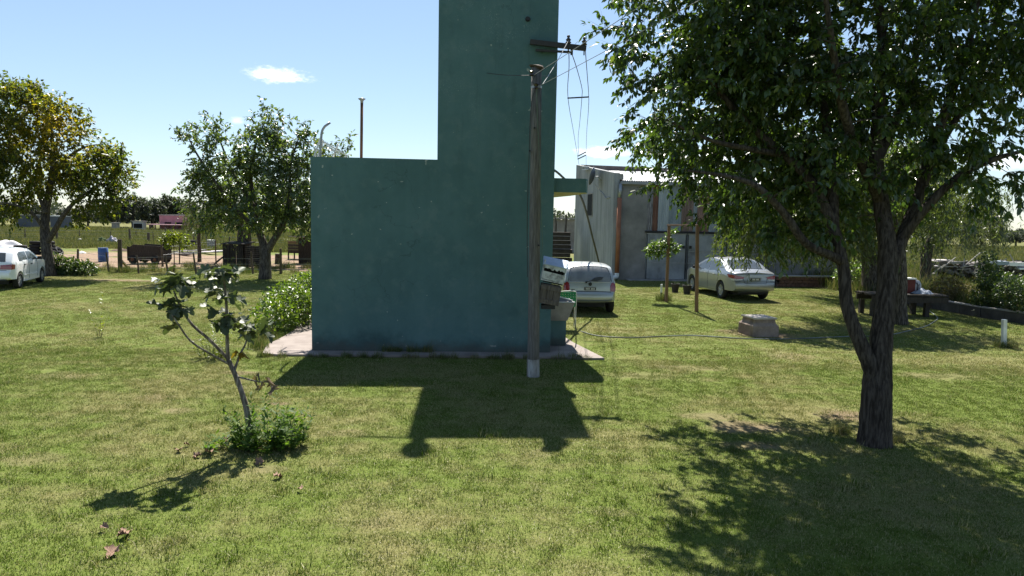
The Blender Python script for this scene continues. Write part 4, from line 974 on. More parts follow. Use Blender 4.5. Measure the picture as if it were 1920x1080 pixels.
# ------------------------------------------------------------------ the two trees on the left and the fence-line group behind
lm_aut = leafmat('autumn_leaf', [(0.0, (.042, .062, .014)), (.35, (.075, .095, .018)), (.6, (.13, .12, .018)), (.85, (.22, .175, .02)), (1.0, (.29, .20, .025))], .58, .4, .5)
lm_mid = leafmat('mid_leaf', [(0.0, (.045, .072, .024)), (.6, (.078, .115, .04)), (1.0, (.125, .15, .055))], .42, .30, .8)
L0 = gp(93, 517); Y = L0.y
def lt(px, py, dY=0): return at(px, py, Y + dY)
limbs = [([L0, lt(91, 495), lt(87, 465), lt(84, 430, .1), lt(86, 395, .2), lt(94, 350, .3), (lt(100, 300, .4)), lt(95, 240, .4), lt(80, 190, .4)], [.30, .22, .20, .18, .16, .13, .1, .06, .02]),
         ([lt(88, 455), lt(104, 430, -.2), lt(122, 400, -.4), lt(150, 370, -.5), lt(190, 345, -.6)], [.13, .11, .09, .06, .02]),
         ([lt(86, 400), lt(72, 360, .2), lt(50, 320, .4), lt(20, 280, .5), lt(-10, 250, .5)], [.11, .09, .07, .05, .02]),
         ([lt(94, 350), lt(115, 310, .4), lt(150, 280, .6), lt(190, 270, .7)], [.09, .07, .05, .02]),
         ([lt(84, 430), lt(60, 400, -.4), lt(30, 385, -.8), lt(0, 380, -1)], [.08, .06, .04, .02])]
ells = [E(40, 215, Y, 1.5, 1.6, 1.1), E(100, 235, Y, 1.3, 1.6, 1.25), E(-30, 260, Y, 1.6, 1.7, 1.3), E(60, 320, Y, 2.3, 2.0, 1.0), E(180, 320, Y, 1.35, 1.5, .95), E(210, 295, Y, .7, .8, .6), E(190, 375, Y - .3, 1.1, 1.2, .6), E(-20, 370, Y, 1.5, 1.5, .7), E(150, 410, Y - .5, .5, .6, .6, .8), E(30, 400, Y - .4, 1.0, .9, .45, .8), E(142, 440, Y - .6, .22, .2, .25), E(232, 362, Y - .3, .5, .5, .22), E(20, 165, Y, .9, 1., .4), E(60, 180, Y, .8, .8, .5)]
def v_aut(p, rng):
    q = np.array([camproj(x) for x in p]); a = np.exp(-(((q[:, 0] - 95) / 75) ** 2 + ((q[:, 1] - 255) / 75) ** 2))
    return np.clip(.26 + .55 * a + rng.normal(0, .2, len(p)) + .12 * np.sin(p[:, 0] * 2.1) * np.sin(p[:, 2] * 2.7), 0, 1)
tree('autumn_tree', L0, 'round tree turning yellow beside the white car', 'tree', limbs, ells, 900, 3, 9, .5, .16, lm_aut, 11, bark_d, vfun=v_aut, twr=.006, shell=.4)
M0 = gp(497, 523); Y = M0.y
limbs = [([M0, lt(497, 500, 0), lt(497, 475, 0), lt(492, 452, .1), lt(485, 430, .2), lt(480, 390, .3), lt(470, 330, .5), lt(480, 270, .5), lt(500, 220, .5)], [.27, .225, .21, .15, .13, .1, .07, .05, .02]),
         ([lt(499, 474), lt(512, 452, -.1), lt(530, 422, -.2), lt(542, 380, -.3), lt(545, 310, -.3), lt(560, 260, -.3)], [.16, .14, .12, .09, .05, .02]),
         ([lt(485, 432), lt(450, 400, -.3), lt(410, 350, -.5), lt(370, 290, -.6), lt(350, 250, -.6)], [.09, .08, .06, .04, .015]),
         ([lt(480, 390), lt(440, 330, .3), lt(415, 270, .4), lt(400, 225, .4)], [.07, .05, .035, .015])]
ells = [E(500, 240, Y, .75, 1., .85), E(495, 290, Y, 1.3, 1.6, .9), E(385, 260, Y - .2, .85, 1.0, .6), E(400, 245, Y, .6, .7, .5), E(345, 250, Y - .3, .4, .5, .25), E(425, 330, Y, 1.4, 1.6, 1.1), E(380, 360, Y - .4, .9, 1., .9), E(540, 350, Y, 1.4, 1.6, 1.2), E(570, 280, Y, .8, 1., .8), E(480, 400, Y - .2, 1.6, 1.5, .7), E(570, 410, Y, .7, 1., .7), E(400, 420, Y - .3, .7, .8, .35), E(620, 300, Y + .3, .7, .9, .55), E(645, 270, Y + .4, .25, .4, .4), E(615, 400, Y + .3, .8, 1, 1.0), E(555, 245, Y, .45, .5, .4)]
tree('leafy_tree', M0, 'bushy green tree with low forked trunk left of the green building', 'tree', limbs, ells, 760, 3, 9, .5, .15, lm_mid, 12, bark_d, twr=.006, shell=.35)

# weeping willows
lm_wil = leafmat('willow_leaf', [(0.0, (.040, .058, .022)), (.6, (.075, .10, .034)), (1.0, (.12, .14, .055))], .42, .4, .5)
lm_wilg = leafmat('grey_willow_leaf', [(0.0, (.06, .075, .055)), (.6, (.11, .13, .095)), (1.0, (.17, .185, .14))], .40, .35, .6)
def willow(loc, label, limbs, ells, n_s, slen, n_l, size, lmat, seed, group=None, zlow=.6, tw=.004):
    rng = np.random.default_rng(seed); o = thing('willow', loc, label, 'tree', group)
    T = in_ellipsoids(ells, n_s, rng, .55); tubes, br = grow(limbs, T, rng, k_len=.018)
    P, R = tubes[0]; MB().tube(P, R, 14, rough=.05, ridges=1).build('trunk', bark_d, o, smooth=True)
    for P, R in tubes[1:]: MB().tube(P, R, 10, rough=.04).build('limb', bark_d, o, smooth=True)
    tubes_mb(br, 5).build('branches', bark_d, o, smooth=True, kind='stuff')
    ctr = T.mean(0); pos, ax, nr, sz, tws = [], [], [], [], []
    for i in range(len(T)):
        for s in range(3):
            L = slen * rng.uniform(.5, 1.25); L = min(L, max(.3, T[i, 2] - zlow * rng.uniform(.8, 1.5)))
            o2 = T[i] - ctr; o2[2] = 0; o2 = o2 / (np.linalg.norm(o2) + 1e-6) * .5 + rng.normal(0, .4, 3); o2[2] = .1
            f = np.linspace(0, 1, n_l); p = T[i] + np.outer(np.sqrt(f) * .45 * min(L, 1.2), o2) + np.outer(-L * f ** 1.2, (0, 0, 1))
            for a, b_ in zip(p[:-1:4], p[4::4]): tws.append((a, b_))
            pos.append(p); ax.append(unit(np.array([0, 0, -1.0]) + rng.normal(0, .55, (n_l, 3)))); nr.append(unit(rng.normal(size=(n_l, 3)))); sz.append(size * rng.uniform(.7, 1.3, n_l))
    pos = np.concatenate(pos); off = np.array(ORG[o.name])
    if tw: twig_mesh(tws, 'twigs', bark_d, o, tw)
    V, F_, vals = leaves(pos - off, np.concatenate(ax), np.concatenate(nr), np.concatenate(sz), SLIM, SLIM_T, rng, rng.random(len(pos)))
    c = link('crown', mesh_np('crown', V, F_, lmat, vals), o); c['kind'] = 'stuff'; return o
w0 = gp(1689, 608); Y = w0.y
willow(w0, 'drooping willow whose trunk stands before the dark workbench', [([w0, lt(1688, 570), lt(1690, 520), lt(1684, 450, .2), lt(1660, 380, .3), lt(1620, 320, .4), lt(1570, 280, .4)], [.2, .165, .155, .14, .11, .07, .03]), ([lt(1684, 450), lt(1710, 380, .4), lt(1740, 320, .6)], [.09, .06, .02]), ([lt(1660, 380), lt(1580, 370, -.2), lt(1490, 390, -.5), lt(1420, 410, -.6)], [.08, .06, .04, .02])],
       [E(1500, 370, Y - .3, 1.6, 1.6, .6), E(1420, 400, Y - .5, .9, 1.0, .5), E(1570, 400, Y, 1.1, 1.4, .5), E(1600, 320, Y + .3, 1.6, 1.6, .7), E(1690, 330, Y + .5, 1.3, 1.4, .7, .6), E(1650, 330, Y + 3.5, 2.2, 1.4, .8, .5), E(1790, 345, Y + 3.8, 1.8, 1.4, .7, .6), E(1540, 360, Y + 2.5, 1.6, 1.2, .5, .6)], 760, 1.2, 30, .16, lm_wil, 21, zlow=1.15)
w1 = gp(1634, 556); Y = w1.y
willow(w1, 'farther willow with a thick dark trunk left of the workbench', [([w1, lt(1633, 520), lt(1630, 470), lt(1620, 400, .2), lt(1590, 330, .4)], [.36, .31, .29, .24, .08]), ([lt(1620, 400), lt(1660, 340), lt(1720, 300)], [.16, .1, .03])],
       [E(1590, 360, Y, 2.2, 2.0, 1.1), E(1680, 340, Y, 2.0, 1.8, 1.1), E(1620, 280, Y, 1.9, 1.8, 1.1)], 260, 2.3, 26, .22, lm_wil, 22, zlow=1.4, tw=.006)
w2 = gp(1736, 546); Y = w2.y
willow(w2, 'silvery open willow at the far right behind the junk pile', [([w2, lt(1736, 515), lt(1738, 480), lt(1750, 440), lt(1775, 400), lt(1800, 370)], [.25, .215, .2, .16, .1, .03]), ([lt(1750, 440), lt(1790, 420), lt(1835, 410)], [.1, .06, .02])],
       [E(1800, 400, Y, 1.5, 1.5, .8), E(1845, 415, Y - .2, .8, 1.0, .6), E(1745, 420, Y + .2, 1.0, 1.1, .6), E(1830, 390, Y, .9, .9, .4)], 150, 1.35, 24, .17, lm_wilg, 23, zlow=1.3, tw=.006)
w3 = gp(374, 491); Y = w3.y
willow(w3, 'small pale willow with a thin trunk behind the yard fence', [([w3, lt(374, 470), lt(373, 440), lt(380, 415), lt(392, 392)], [.11, .1, .09, .06, .02])], [E(392, 405, Y, 1.1, 1.1, .6), E(372, 395, Y, .7, .8, .5), E(410, 400, Y, .8, .8, .6)], 70, 1.0, 22, .15, lm_wil, 24, zlow=1.2, tw=.005)
# dark double trunk behind the leafy tree
k0 = gp(459, 497); Y = k0.y
tree('dark_tree', k0, 'dark tree with black ivy clad trunk behind the pallet stack', 'tree', [([k0, lt(459, 470), lt(458, 430), lt(462, 380), lt(470, 330)], [.36, .34, .33, .25, .08]), ([lt(458, 440), lt(440, 400), lt(425, 370)], [.16, .12, .04])],
     [E(470, 370, Y, 2.0, 1.8, 1.0), E(545, 400, Y, 1.8, 1.6, .9), E(440, 400, Y, 1.2, 1.2, .6)], 220, 3, 6, .6, .24, lm_mid, 31, bark_d, twr=.008)

# ------------------------------------------------------------------ fig tree
fig_m = leafmat('fig_leaf', [(0.0, (.045, .060, .030)), (.5, (.075, .095, .046)), (.8, (.11, .13, .06)), (.9, (.22, .15, .03)), (1.0, (.12, .085, .06))], .25, .5, .45, (1.3, 1.5, .6))
G0 = gp(470, 836); Yf = G0.y
def ft(px, py, dY=0): return at(px, py, Yf + dY)
fig = thing('fig_tree', G0, 'young bare stemmed fig tree with large lobed leaves', 'tree')
fbark = bark('fig_bark', [(0.3, (.10, .085, .075)), (.6, (.19, .165, .15)), (.8, (.28, .25, .23))])
def ftube(name, pts, rads):
    P = smooth_path(pts, 5); R = np.interp(np.linspace(0, 1, len(P)), np.linspace(0, 1, len(rads)), rads)
    return MB().tube(P, list(R), 10, rough=.05).build(name, fbark, fig, smooth=True)
ftube('trunk', [G0, ft(470, 824), ft(463, 772), ft(452, 732), ft(439, 698), ft(428, 674)], [.045, .04, .034, .03, .028, .026])
ftube('branch', [ft(428, 676), ft(426, 639, -.05), ft(424.5, 572, -.12), ft(418.5, 513, -.2)], [.024, .02, .015, .009])
ftube('branch', [ft(428, 673), ft(391, 635.5, -.1), ft(361, 609.6, -.15), ft(339, 576, -.2), ft(326, 546, -.25)], [.02, .017, .015, .012, .008])
ftube('branch', [ft(430, 683), ft(391, 661.5, -.25), ft(357, 639, -.4), ft(335, 609, -.5), ft(322, 590, -.55)], [.015, .012, .011, .009, .006])
ftube('branch', [ft(439, 696), ft(450, 665, .1), ft(461, 643, .2), ft(465, 620, .25)], [.016, .013, .01, .006])
ftube('branch', [ft(444, 706), ft(472, 713, -.05), ft(494, 717, -.1)], [.011, .009, .005])
outl = [(0, 0), (.10, .07), (.26, .06), (.37, .15), (.36, .25), (.26, .34), (.36, .37), (.45, .47), (.44, .60), (.34, .66), (.21, .60), (.24, .74), (.19, .90), (.08, .99), (0, 1.01)]
full = outl + [(-x, y) for x, y in outl[-2:0:-1]]
fv = np.array([(x, y, .42 * abs(x) - .30 * y * y + .05 * math.sin(9 * x + 7 * y)) for x, y in full] + [(0, .42, -.07)], float)
nf = len(full); fT = np.array([(i, (i + 1) % nf, nf) for i in range(nf)])
fms = [mesh_np('fig_leaf', fv, fT, fig_m, np.full(len(fv), q)) for q in (.08, .3, .5, .7, .8, .9, 1.0)]
frng = random.Random(8)
def figleaf(p, sz, tone, n=None, dry=False):
    d = Vector((frng.uniform(-1, 1), frng.uniform(-1, 1), frng.uniform(-.9, .35) - (1.2 if dry else 0))).normalized()
    n = Vector((frng.uniform(-.6, .6), frng.uniform(-.6, .6), 1 if not dry else .3)).normalized()
    x = d.cross(n).normalized(); z = x.cross(d); s = sz
    lf = link('leaf', fms[tone], fig); q = p - ORG[fig.name]
    k = .55 if dry else 1.0
    lf.matrix_basis = Matrix(((x.x * s * k, d.x * s, z.x * s * (4 if dry else 1), q.x), (x.y * s * k, d.y * s, z.y * s * (4 if dry else 1), q.y), (x.z * s * k, d.z * s, z.z * s * (4 if dry else 1), q.z), (0, 0, 0, 1)))
for (px, py, dY, sx, sy, n) in ((322, 530, -.25, 26, 17, 36), (330, 575, -.4, 26, 11, 26), (318, 612, -.5, 16, 7, 5), (416, 512, -.2, 25, 11, 30), (404, 553, -.15, 13, 9, 8), (436, 560, -.12, 13, 9, 7), (425, 596, -.1, 29, 14, 34), (466, 615, .2, 22, 16, 28)):
    for i in range(n):
        a, b_ = frng.gauss(0, .6), frng.gauss(0, .6)
        figleaf(ft(px + a * sx, py + b_ * sy, dY + frng.uniform(-.13, .13)), frng.uniform(.095, .165), frng.choice([0, 0, 0, 1, 1, 1, 2, 3]))
for px, py in ((484, 700), (482, 708), (490, 716), (483, 722), (505, 708), (503, 716), (508, 722), (514, 722)): figleaf(ft(px, py, -.08 + frng.uniform(-.08, .08)), frng.uniform(.07, .11), 6, dry=True)
for px, py in ((445, 657), (452, 660), (448, 661)): figleaf(ft(px, py, .05), .11, 5, dry=True)

# leafy weeds at its foot
lm_weed = leafmat('weed_leaf', [(0.0, (.045, .095, .02)), (.6, (.08, .14, .028)), (1.0, (.14, .20, .04))], .45, .6, .25)
def stems(name, loc, label, cat, n, rad, hmin, hmax, lsize, per, mat, seed, tpl=SLIM * np.array([1.6, 1, 1]), lean=.35, group=None, stem_m=None, cnt=None):
    rng = np.random.default_rng(seed); o = thing(name, loc, label, cat, group); pos, ax, nr, sz, tw = [], [], [], [], []
    for i in range(n):
        a, r = rng.uniform(0, 6.28), rad * math.sqrt(rng.random()); b0 = np.array(loc) + np.array([math.cos(a) * r, math.sin(a) * r * .8, 0])
        h = rng.uniform(hmin, hmax) * (1 - .45 * r / rad); d = np.array([math.cos(a) * r / rad * lean + rng.normal(0, .12), math.sin(a) * r / rad * lean + rng.normal(0, .12), 1.0])
        tw.append((b0, b0 + d * h)); f = np.linspace(.12, 1, per); p = b0 + np.outer(f * h, d); side = unit(rng.normal(size=(per, 3)) * np.array([1, 1, .25]))
        pos.append(p); ax.append(unit(side + np.array([0, 0, .55]))); nr.append(unit(np.array([0, 0, 1.]) + rng.normal(0, .4, (per, 3)))); sz.append(lsize * rng.uniform(.6, 1.25, per) * (1 - .35 * f))
    twig_mesh(tw, 'stems', stem_m or mat, o, .005)
    pos = np.concatenate(pos); V, F_, vals = leaves(pos - np.array(ORG[o.name]), np.concatenate(ax), np.concatenate(nr), np.concatenate(sz), tpl, SLIM_T, rng, rng.random(len(pos)))
    c = link('leaves', mesh_np('leaves', V, F_, mat, vals), o); c['kind'] = 'stuff'; return o
stems('weed_clump', gp(503, 838), 'dense clump of willow leaved weeds at the fig tree foot', 'weeds', 60, .37, .16, .80, .115, 30, lm_weed, 51)
stems('weed_tuft', gp(436, 842), 'low loose weeds just left of the fig tree trunk', 'weeds', 26, .3, .08, .26, .12, 9, lm_weed, 52, lean=.8)
lm_yel = leafmat('yellow_green_leaf', [(0.0, (.07, .10, .015)), (1.0, (.17, .19, .03))], .45, .45, .4)
stems('yellow_shrub', gp(396, 672), 'small yellow green feathery shrub behind the fig tree', 'shrub', 26, .25, .45, .82, .075, 34, lm_yel, 53, lean=.5)
stems('thin_sapling', gp(187, 632), 'tiny thin sapling standing alone on the left lawn', 'sapling', 4, .05, .8, 1.12, .12, 12, lm_yel, 54, lean=.1, stem_m=bark_g)
# sapling by the yard fence
def small_tree(name, p, label, top_px, ells, n_t, lsize, mat, seed, r=.025, tpl=LEAF, tri=LEAF_T, per=7):
    return tree(name, p, label, 'tree', [([p, p.lerp(top_px, .5) + Vector((.03, 0, 0)), top_px], [r, r * .8, r * .5])], ells, n_t, 2, per, lsize * 1.8, lsize, mat, seed, bark_g, twr=.003, ns=6, tpl=tpl, tri=tri)
p = gp(326, 511); Y = p.y
small_tree('sapling', p, 'yellow green sapling on a thin stem before the old cart', lt(325, 452), [E(325, 446, Y, .62, .5, .28), E(345, 455, Y, .3, .3, .2), E(312, 452, Y, .3, .3, .18)], 55, .13, lm_yel, 55)
p = gp(433, 528); Y = p.y
small_tree('bare_sapling', p, 'nearly bare sapling in front of the dark pen', lt(432, 478), [E(430, 475, Y, .4, .3, .3)], 9, .07, lm_yel, 56, .02, per=2)
p = gp(1246, 565); Y = p.y
lm_fr = leafmat('fresh_leaf', [(0.0, (.055, .10, .028)), (1.0, (.12, .17, .05))], .42, .4, .5)
small_tree('small_tree', p, 'small fresh green tree tied to the left timber post', lt(1253, 438), [E(1229, 468, Y, .34, .34, .26), E(1252, 465, Y, .35, .3, .28), E(1259, 440, Y, .13, .13, .28), E(1268, 466, Y, .16, .16, .15)], 110, .085, lm_fr, 57)

# bushes
def bush(name, loc, label, ells, n, size, mat, seed, group=None, n_st=10, cat='bush', tpl=LEAF, tri=LEAF_T):
    rng = np.random.default_rng(seed); o = thing(name, loc, label, cat, group)
    P = in_ellipsoids(ells, n, rng, .55); P = P[P[:, 2] > .04]
    P += rng.normal(0, size * .35, P.shape); P[:, 2] = np.maximum(P[:, 2], .04)
    cs = np.array([e[0] for e in ells]); out = P - cs[np.argmin(((P[:, None, :] - cs[None]) ** 2).sum(2), 1)]
    ax = unit(unit(out) * .6 + rng.normal(0, .6, P.shape)); nr = unit(unit(out) + np.array([0, 0, .8]) + rng.normal(0, .5, P.shape))
    V, F_, vals = leaves(P - np.array(ORG[o.name]), ax, nr, size * rng.uniform(.6, 1.3, len(P)), tpl, tri, rng, rng.random(len(P)))
    c = link('foliage', mesh_np('foliage', V, F_, mat, vals), o); c['kind'] = 'stuff'
    idx = rng.integers(0, len(P), n_st * 6); twig_mesh([(np.array([cs[np.argmin(((q - cs) ** 2).sum(1))][0], cs[np.argmin(((q - cs) ** 2).sum(1))][1], 0.0]), q) for q in P[idx]], 'stems', bark_d, o, .008); return o
lm_hedge = leafmat('hedge_leaf', [(0.0, (.045, .085, .014)), (.5, (.085, .14, .02)), (1.0, (.15, .19, .035))], .42, .38, .6)
def EG(x, y, z, rx, ry, rz): return ((x, y, z), (rx, ry, rz), rx * ry * rz + .05)
hx, hy = bl(-1.12, 2.6).x, bl(-1.12, 2.6).y
bush('hedge_bush', gp(530, 632), 'long bright green leafy bush along the left side of the green building',
     [EG(hx - .25, hy - .25, .38, .52, .55, .45), EG(hx + .05, hy + .5, .55, .5, .7, .5), EG(hx - .35, hy + 1.0, .55, .65, .8, .5), EG(hx - .1, hy + 1.9, .7, .65, .8, .55), EG(hx + .0, hy + 2.8, .75, .6, .8, .6), EG(hx + .1, hy + 3.7, .85, .6, .8, .68), EG(hx + .2, hy + 4.6, .9, .6, .8, .75), EG(hx + .15, hy + 5.6, .9, .8, .9, .75), EG(hx - .6, hy + 1.9, .4, .5, .8, .4)], 15000, .085, lm_hedge, 61, n_st=30)
p = gp(137, 516); Y = p.y
lm_bd = leafmat('rough_bush_leaf', [(0.0, (.028, .055, .016)), (1.0, (.085, .12, .034))], .35, .4, .5)
bush('rough_bush', p, 'low rough bush along the fence right of the yellowing tree', [E(115, 505, Y, .45, .4, .5), E(135, 503, Y, .5, .45, .42), E(160, 505, Y, .5, .4, .36), E(105, 495, Y, .35, .35, .45)], 2600, .13, lm_bd, 62)
p = gp(1855, 592); Yw = 21.8
def wt(px, py, Y): return at(px, py, Y)
bush('tall_bush', Vector((wt(1852, 540, 21.6).x, 21.6, 0)), 'upright dark green bush behind the low wall on the right', [E(1850, 560, 21.6, .42, .45, .5), E(1856, 520, 21.7, .38, .4, .45), E(1852, 490, 21.8, .25, .3, .3), E(1846, 578, 21.5, .32, .4, .3)], 3400, .085, lm_bd, 63)
bush('edge_bush', Vector((wt(1905, 560, 20.5).x, 20.6, 0)), 'broad green bush at the right edge behind the low wall', [E(1905, 545, 20.6, .6, .6, .42), E(1925, 565, 20.2, .5, .5, .45), E(1885, 530, 22.5, .6, .6, .3)], 3600, .085, lm_bd, 64)
bush('brown_bush', Vector((wt(1778, 545, 24).x, 24, 0)), 'dry brownish bush behind the workbench', [E(1775, 540, 24, .5, .5, .38), E(1800, 545, 24.5, .55, .5, .3)], 1700, .09, leafmat('dry_leaf', [(0, (.11, .09, .045)), (1, (.20, .165, .08))], .3, .6, .3), 65)
bush('shed_bush', gp(1603, 552), 'light green bush at the shed end behind the forked trunk', [E(1600, 515, 30, .8, .7, .6), E(1608, 535, 30, .7, .6, .5)], 1800, .13, lm_fr, 66)

# ------------------------------------------------------------------ fallen leaves
dead = pm('dead_leaf', [(0.3, (.16, .095, .06)), (.7, (.30, .195, .14))], 14, .8, .3, 60, coord='obj')
dm = []
for k in range(4):
    r = random.Random(k); v = fv.copy(); v[:, 2] += np.array([r.uniform(-.10, .22) for _ in range(len(v))]) + .35 * np.abs(v[:, 0])
    dm.append(mesh_np('dead_leaf', v, fT, dead))
DL = [(228, 1006, 'curled brown leaf, upper of the two at the lower left corner'), (241, 1001, 'flat tan leaf, right one of the pair at the lower left corner'), (213, 1028, 'crumpled brown leaf lowest on the left lawn'), (344, 833, 'small tan leaf, upper of the two left of the fig weeds'), (336, 845, 'pale crumpled leaf, lower of the two left of the fig weeds'), (377, 851, 'dark brown curled leaf left of the fig weeds'), (391, 848, 'brown leaf touching the low weeds by the fig'), (513, 894, 'single brown leaf lying below the fig weed clump'), (568, 917, 'small dark leaf alone in the grass right of the fig shadows'), (493, 862, 'tan leaf under the front edge of the fig weeds'), (191, 987, 'dark shrivelled leaf above the lower left pair'), (424, 829, 'dark dry leaf standing in the low weeds by the fig')]
for i, (px, py, lab) in enumerate(DL):
    o = link('fallen_leaf', dm[i % 4]); p = gp(px, py, .035); o.location = p; o.scale = [random.Random(i).uniform(.085, .125) * (.7 if 'small' in lab or 'shrivelled' in lab else 1)] * 3; o.rotation_euler = (random.Random(i + 9).uniform(-.5, .5), random.Random(i + 5).uniform(-.5, .5), i * 1.7)
    tag(o, lab, 'leaf', 'fallen fig leaves on the lawn')
# ------------------------------------------------------------------ cars
glass_m = pm('car_glass', (0.05, 0.055, 0.055), 3, .06, spec=.9, coord='obj')
dust_glare_glass = pm('dusty_glare_glass', [(0.3, (.14, .145, .145)), (.7, (.26, .265, .265))], 3, .22, spec=.8, coord='obj')  # grey of dust and of sun glare, both put into the glass colour
tyre_m = pm('tyre_rubber', (0.022, 0.021, 0.021), 9, .85, .2, 60, coord='obj')
alloy = pm('alloy', (0.40, 0.41, 0.42), 9, .35, metal=.6, coord='obj')
red_l = pm('red_lens', (0.24, 0.012, 0.018), 9, .15, spec=.7, coord='obj', coat=.5)
clear_l = pm('clear_lens', (0.55, 0.55, 0.56), 9, .15, spec=.7, coord='obj')
seam_m = pm('seam', (0.03, 0.03, 0.032), 9, .7, coord='obj')
plate_b = pm('plate_black', (0.03, 0.03, 0.032), 9, .4, coord='obj'); plate_w = pm('plate_white', (0.6, 0.6, 0.6), 9, .5, coord='obj')

def chaikin(p, it=2):
    for _ in range(it):
        q = [p[0]]
        for a, b in zip(p[:-1], p[1:]): q += [(a[0] * .75 + b[0] * .25, a[1] * .75 + b[1] * .25), (a[0] * .25 + b[0] * .75, a[1] * .25 + b[1] * .75)]
        p = q + [p[-1]]
    return p

class Car:
    def __init__(s, name, label, cat, loc, rz, out, W, wb, belt, roofk, paint, wheel_r=.30, taper=.16, tlen=.5):
        s.root = thing(name, loc, label, cat, rz=rz)
        s.o = chaikin(out, 2); s.W, s.wb, s.belt, s.rk, s.R = W, wb, belt, roofk, wheel_r
        ys = [p[0] for p in s.o]; s.y0, s.y1 = min(ys), max(ys); s.taper, s.tlen = taper, tlen
        s.i0 = ys.index(s.y0); s.i1 = ys.index(s.y1)
        s.body(paint)
    def w(s, y, z):
        k = 1.0
        for d in (y - s.y0, s.y1 - y):
            if d < s.tlen: k -= s.taper * (1 - max(d, 0) / s.tlen) ** 2.2
        w = s.W * k
        if z > s.belt: w -= (z - s.belt) * s.rk + .015 * min(1, (z - s.belt) / .05)
        else: w -= .05 * ((s.belt * .62 - z) / s.belt) ** 2
        return w
    def ztop(s, y):
        u = s.o[s.i0:s.i1 + 1]
        for a, b in zip(u[:-1], u[1:]):
            if a[0] <= y <= b[0] and b[0] > a[0]: return a[1] + (b[1] - a[1]) * (y - a[0]) / (b[0] - a[0])
        return u[-1][1] if y > s.y1 - 1e-6 else u[0][1]
    def zbot(s, y):
        y = min(max(y, s.y0 + 1e-4), s.y1 - 1e-4); z = .38
        lo = s.o[:s.i0 + 1]; hi = s.o[s.i1:]
        if y < lo[0][0]:
            for a, b in zip(lo[:-1], lo[1:]):
                if b[0] <= y <= a[0] and a[0] > b[0]: z = a[1] + (b[1] - a[1]) * (a[0] - y) / (a[0] - b[0])
        elif y > hi[-1][0]:
            for a, b in zip(hi[:-1], hi[1:]):
                if b[0] <= y <= a[0] and a[0] > b[0]: z = a[1] + (b[1] - a[1]) * (a[0] - y) / (a[0] - b[0])
        else:
            k = (y - lo[0][0]) / (hi[-1][0] - lo[0][0]); z = lo[0][1] + (hi[-1][1] - lo[0][1]) * k; z = min(z, .24 if abs(y - s.wb / 2) < s.wb / 2 else z)
        ra = s.R + .055
        for yw in (0, s.wb):
            if abs(y - yw) < ra: z = max(z, s.R + math.sqrt(ra * ra - (y - yw) ** 2))
        return min(z, s.ztop(y) - .002)
    def body(s, paint):
        m = MB(); cols = sorted(set([round(p[0], 4) for p in s.o] + [round(s.y0 + (s.y1 - s.y0) * i / 60, 4) for i in range(61)] + [round(yw + (s.R + .055) * math.sin(a * math.pi / 16), 4) for yw in (0, s.wb) for a in range(-8, 9)]))
        nr = 10
        for sg in (-1, 1):
            vs = []; fs = []
            for y in cols:
                a, b = s.zbot(y), s.ztop(y)
                for j in range(nr + 1):
                    z = a + (b - a) * j / nr; vs.append((sg * s.w(y, z), y, z))
            for i in range(len(cols) - 1):
                for j in range(nr): k = i * (nr + 1) + j; fs.append((k, k + 1, k + nr + 2, k + nr + 1))
            m.add(vs, fs)
            vs = []; fs = []      # inner lip of the wheel arches and sills
            for y in cols: a = s.zbot(y); vs += [(sg * s.w(y, a), y, a), (sg * (s.w(y, a) - .2), y, a + .002)]
            for i in range(len(cols) - 1): k = 2 * i; fs.append((k, k + 1, k + 3, k + 2))
            m.add(vs, fs)
        nv = 24; vs = []; fs = []
        for i, (y, z) in enumerate(s.o):
            for j in range(nv + 1): vs.append(s.strip(i, -1 + 2 * j / nv))
        for i in range(len(s.o) - 1):
            for j in range(nv): k = i * (nv + 1) + j; fs.append((k, k + 1, k + nv + 2, k + nv + 1))
        m.add(vs, fs)
        s.bd = m.build('body', paint, s.root, smooth=True, local=True)
        bm = bmesh.new(); bm.from_mesh(s.bd.data)
        for e in bm.edges: e.smooth = not (len(e.link_faces) == 2 and e.calc_face_angle(0) > .75)
        bm.to_mesh(s.bd.data); bm.free()
        m = MB(); W_ = s.W
        m.box((0, (s.y0 + s.y1) / 2, .30), (W_ * 1.3, (s.y1 - s.y0) * .8, .22))
        m.box((0, s.wb / 2, .5), (W_ * 1.2, s.wb + .6, .2)); m.build('underbody', seam_m, s.root, local=True)
    def nrm(s, i):
        a = s.o[max(i - 1, 0)]; b = s.o[min(i + 1, len(s.o) - 1)]; d = Vector((b[0] - a[0], b[1] - a[1])).normalized()
        return Vector((-d.y, d.x))
    def strip(s, i, v, off=0.0):
        y, z = s.o[i]; n = s.nrm(i); c = .055 * (1 - v * v) ** .8 + off; w = s.w(y, z)
        return (v * w, y + n.x * c, z + n.y * c)
    def rear(s, x, z, off=.006):
        u = s.o[s.i0 - 3 if s.i0 > 3 else 0:s.i1 // 2 + s.i0]
        u = s.o[:s.i1]
        best = None
        for i in range(len(u) - 1):
            a, b = u[i], u[i + 1]
            if a[1] <= z <= b[1] and a[0] < s.wb * .45:
                k = (z - a[1]) / max(b[1] - a[1], 1e-6); y = a[0] + (b[0] - a[0]) * k
                d = Vector((b[0] - a[0], b[1] - a[1])).normalized(); n = Vector((-d.y, d.x)); w = s.w(y, z); v = max(-1, min(1, x / w))
                c = .055 * (1 - v * v) ** .8 + off; best = (x, y + n.x * c, z + n.y * c); break
        return best or (x, s.y0, z)
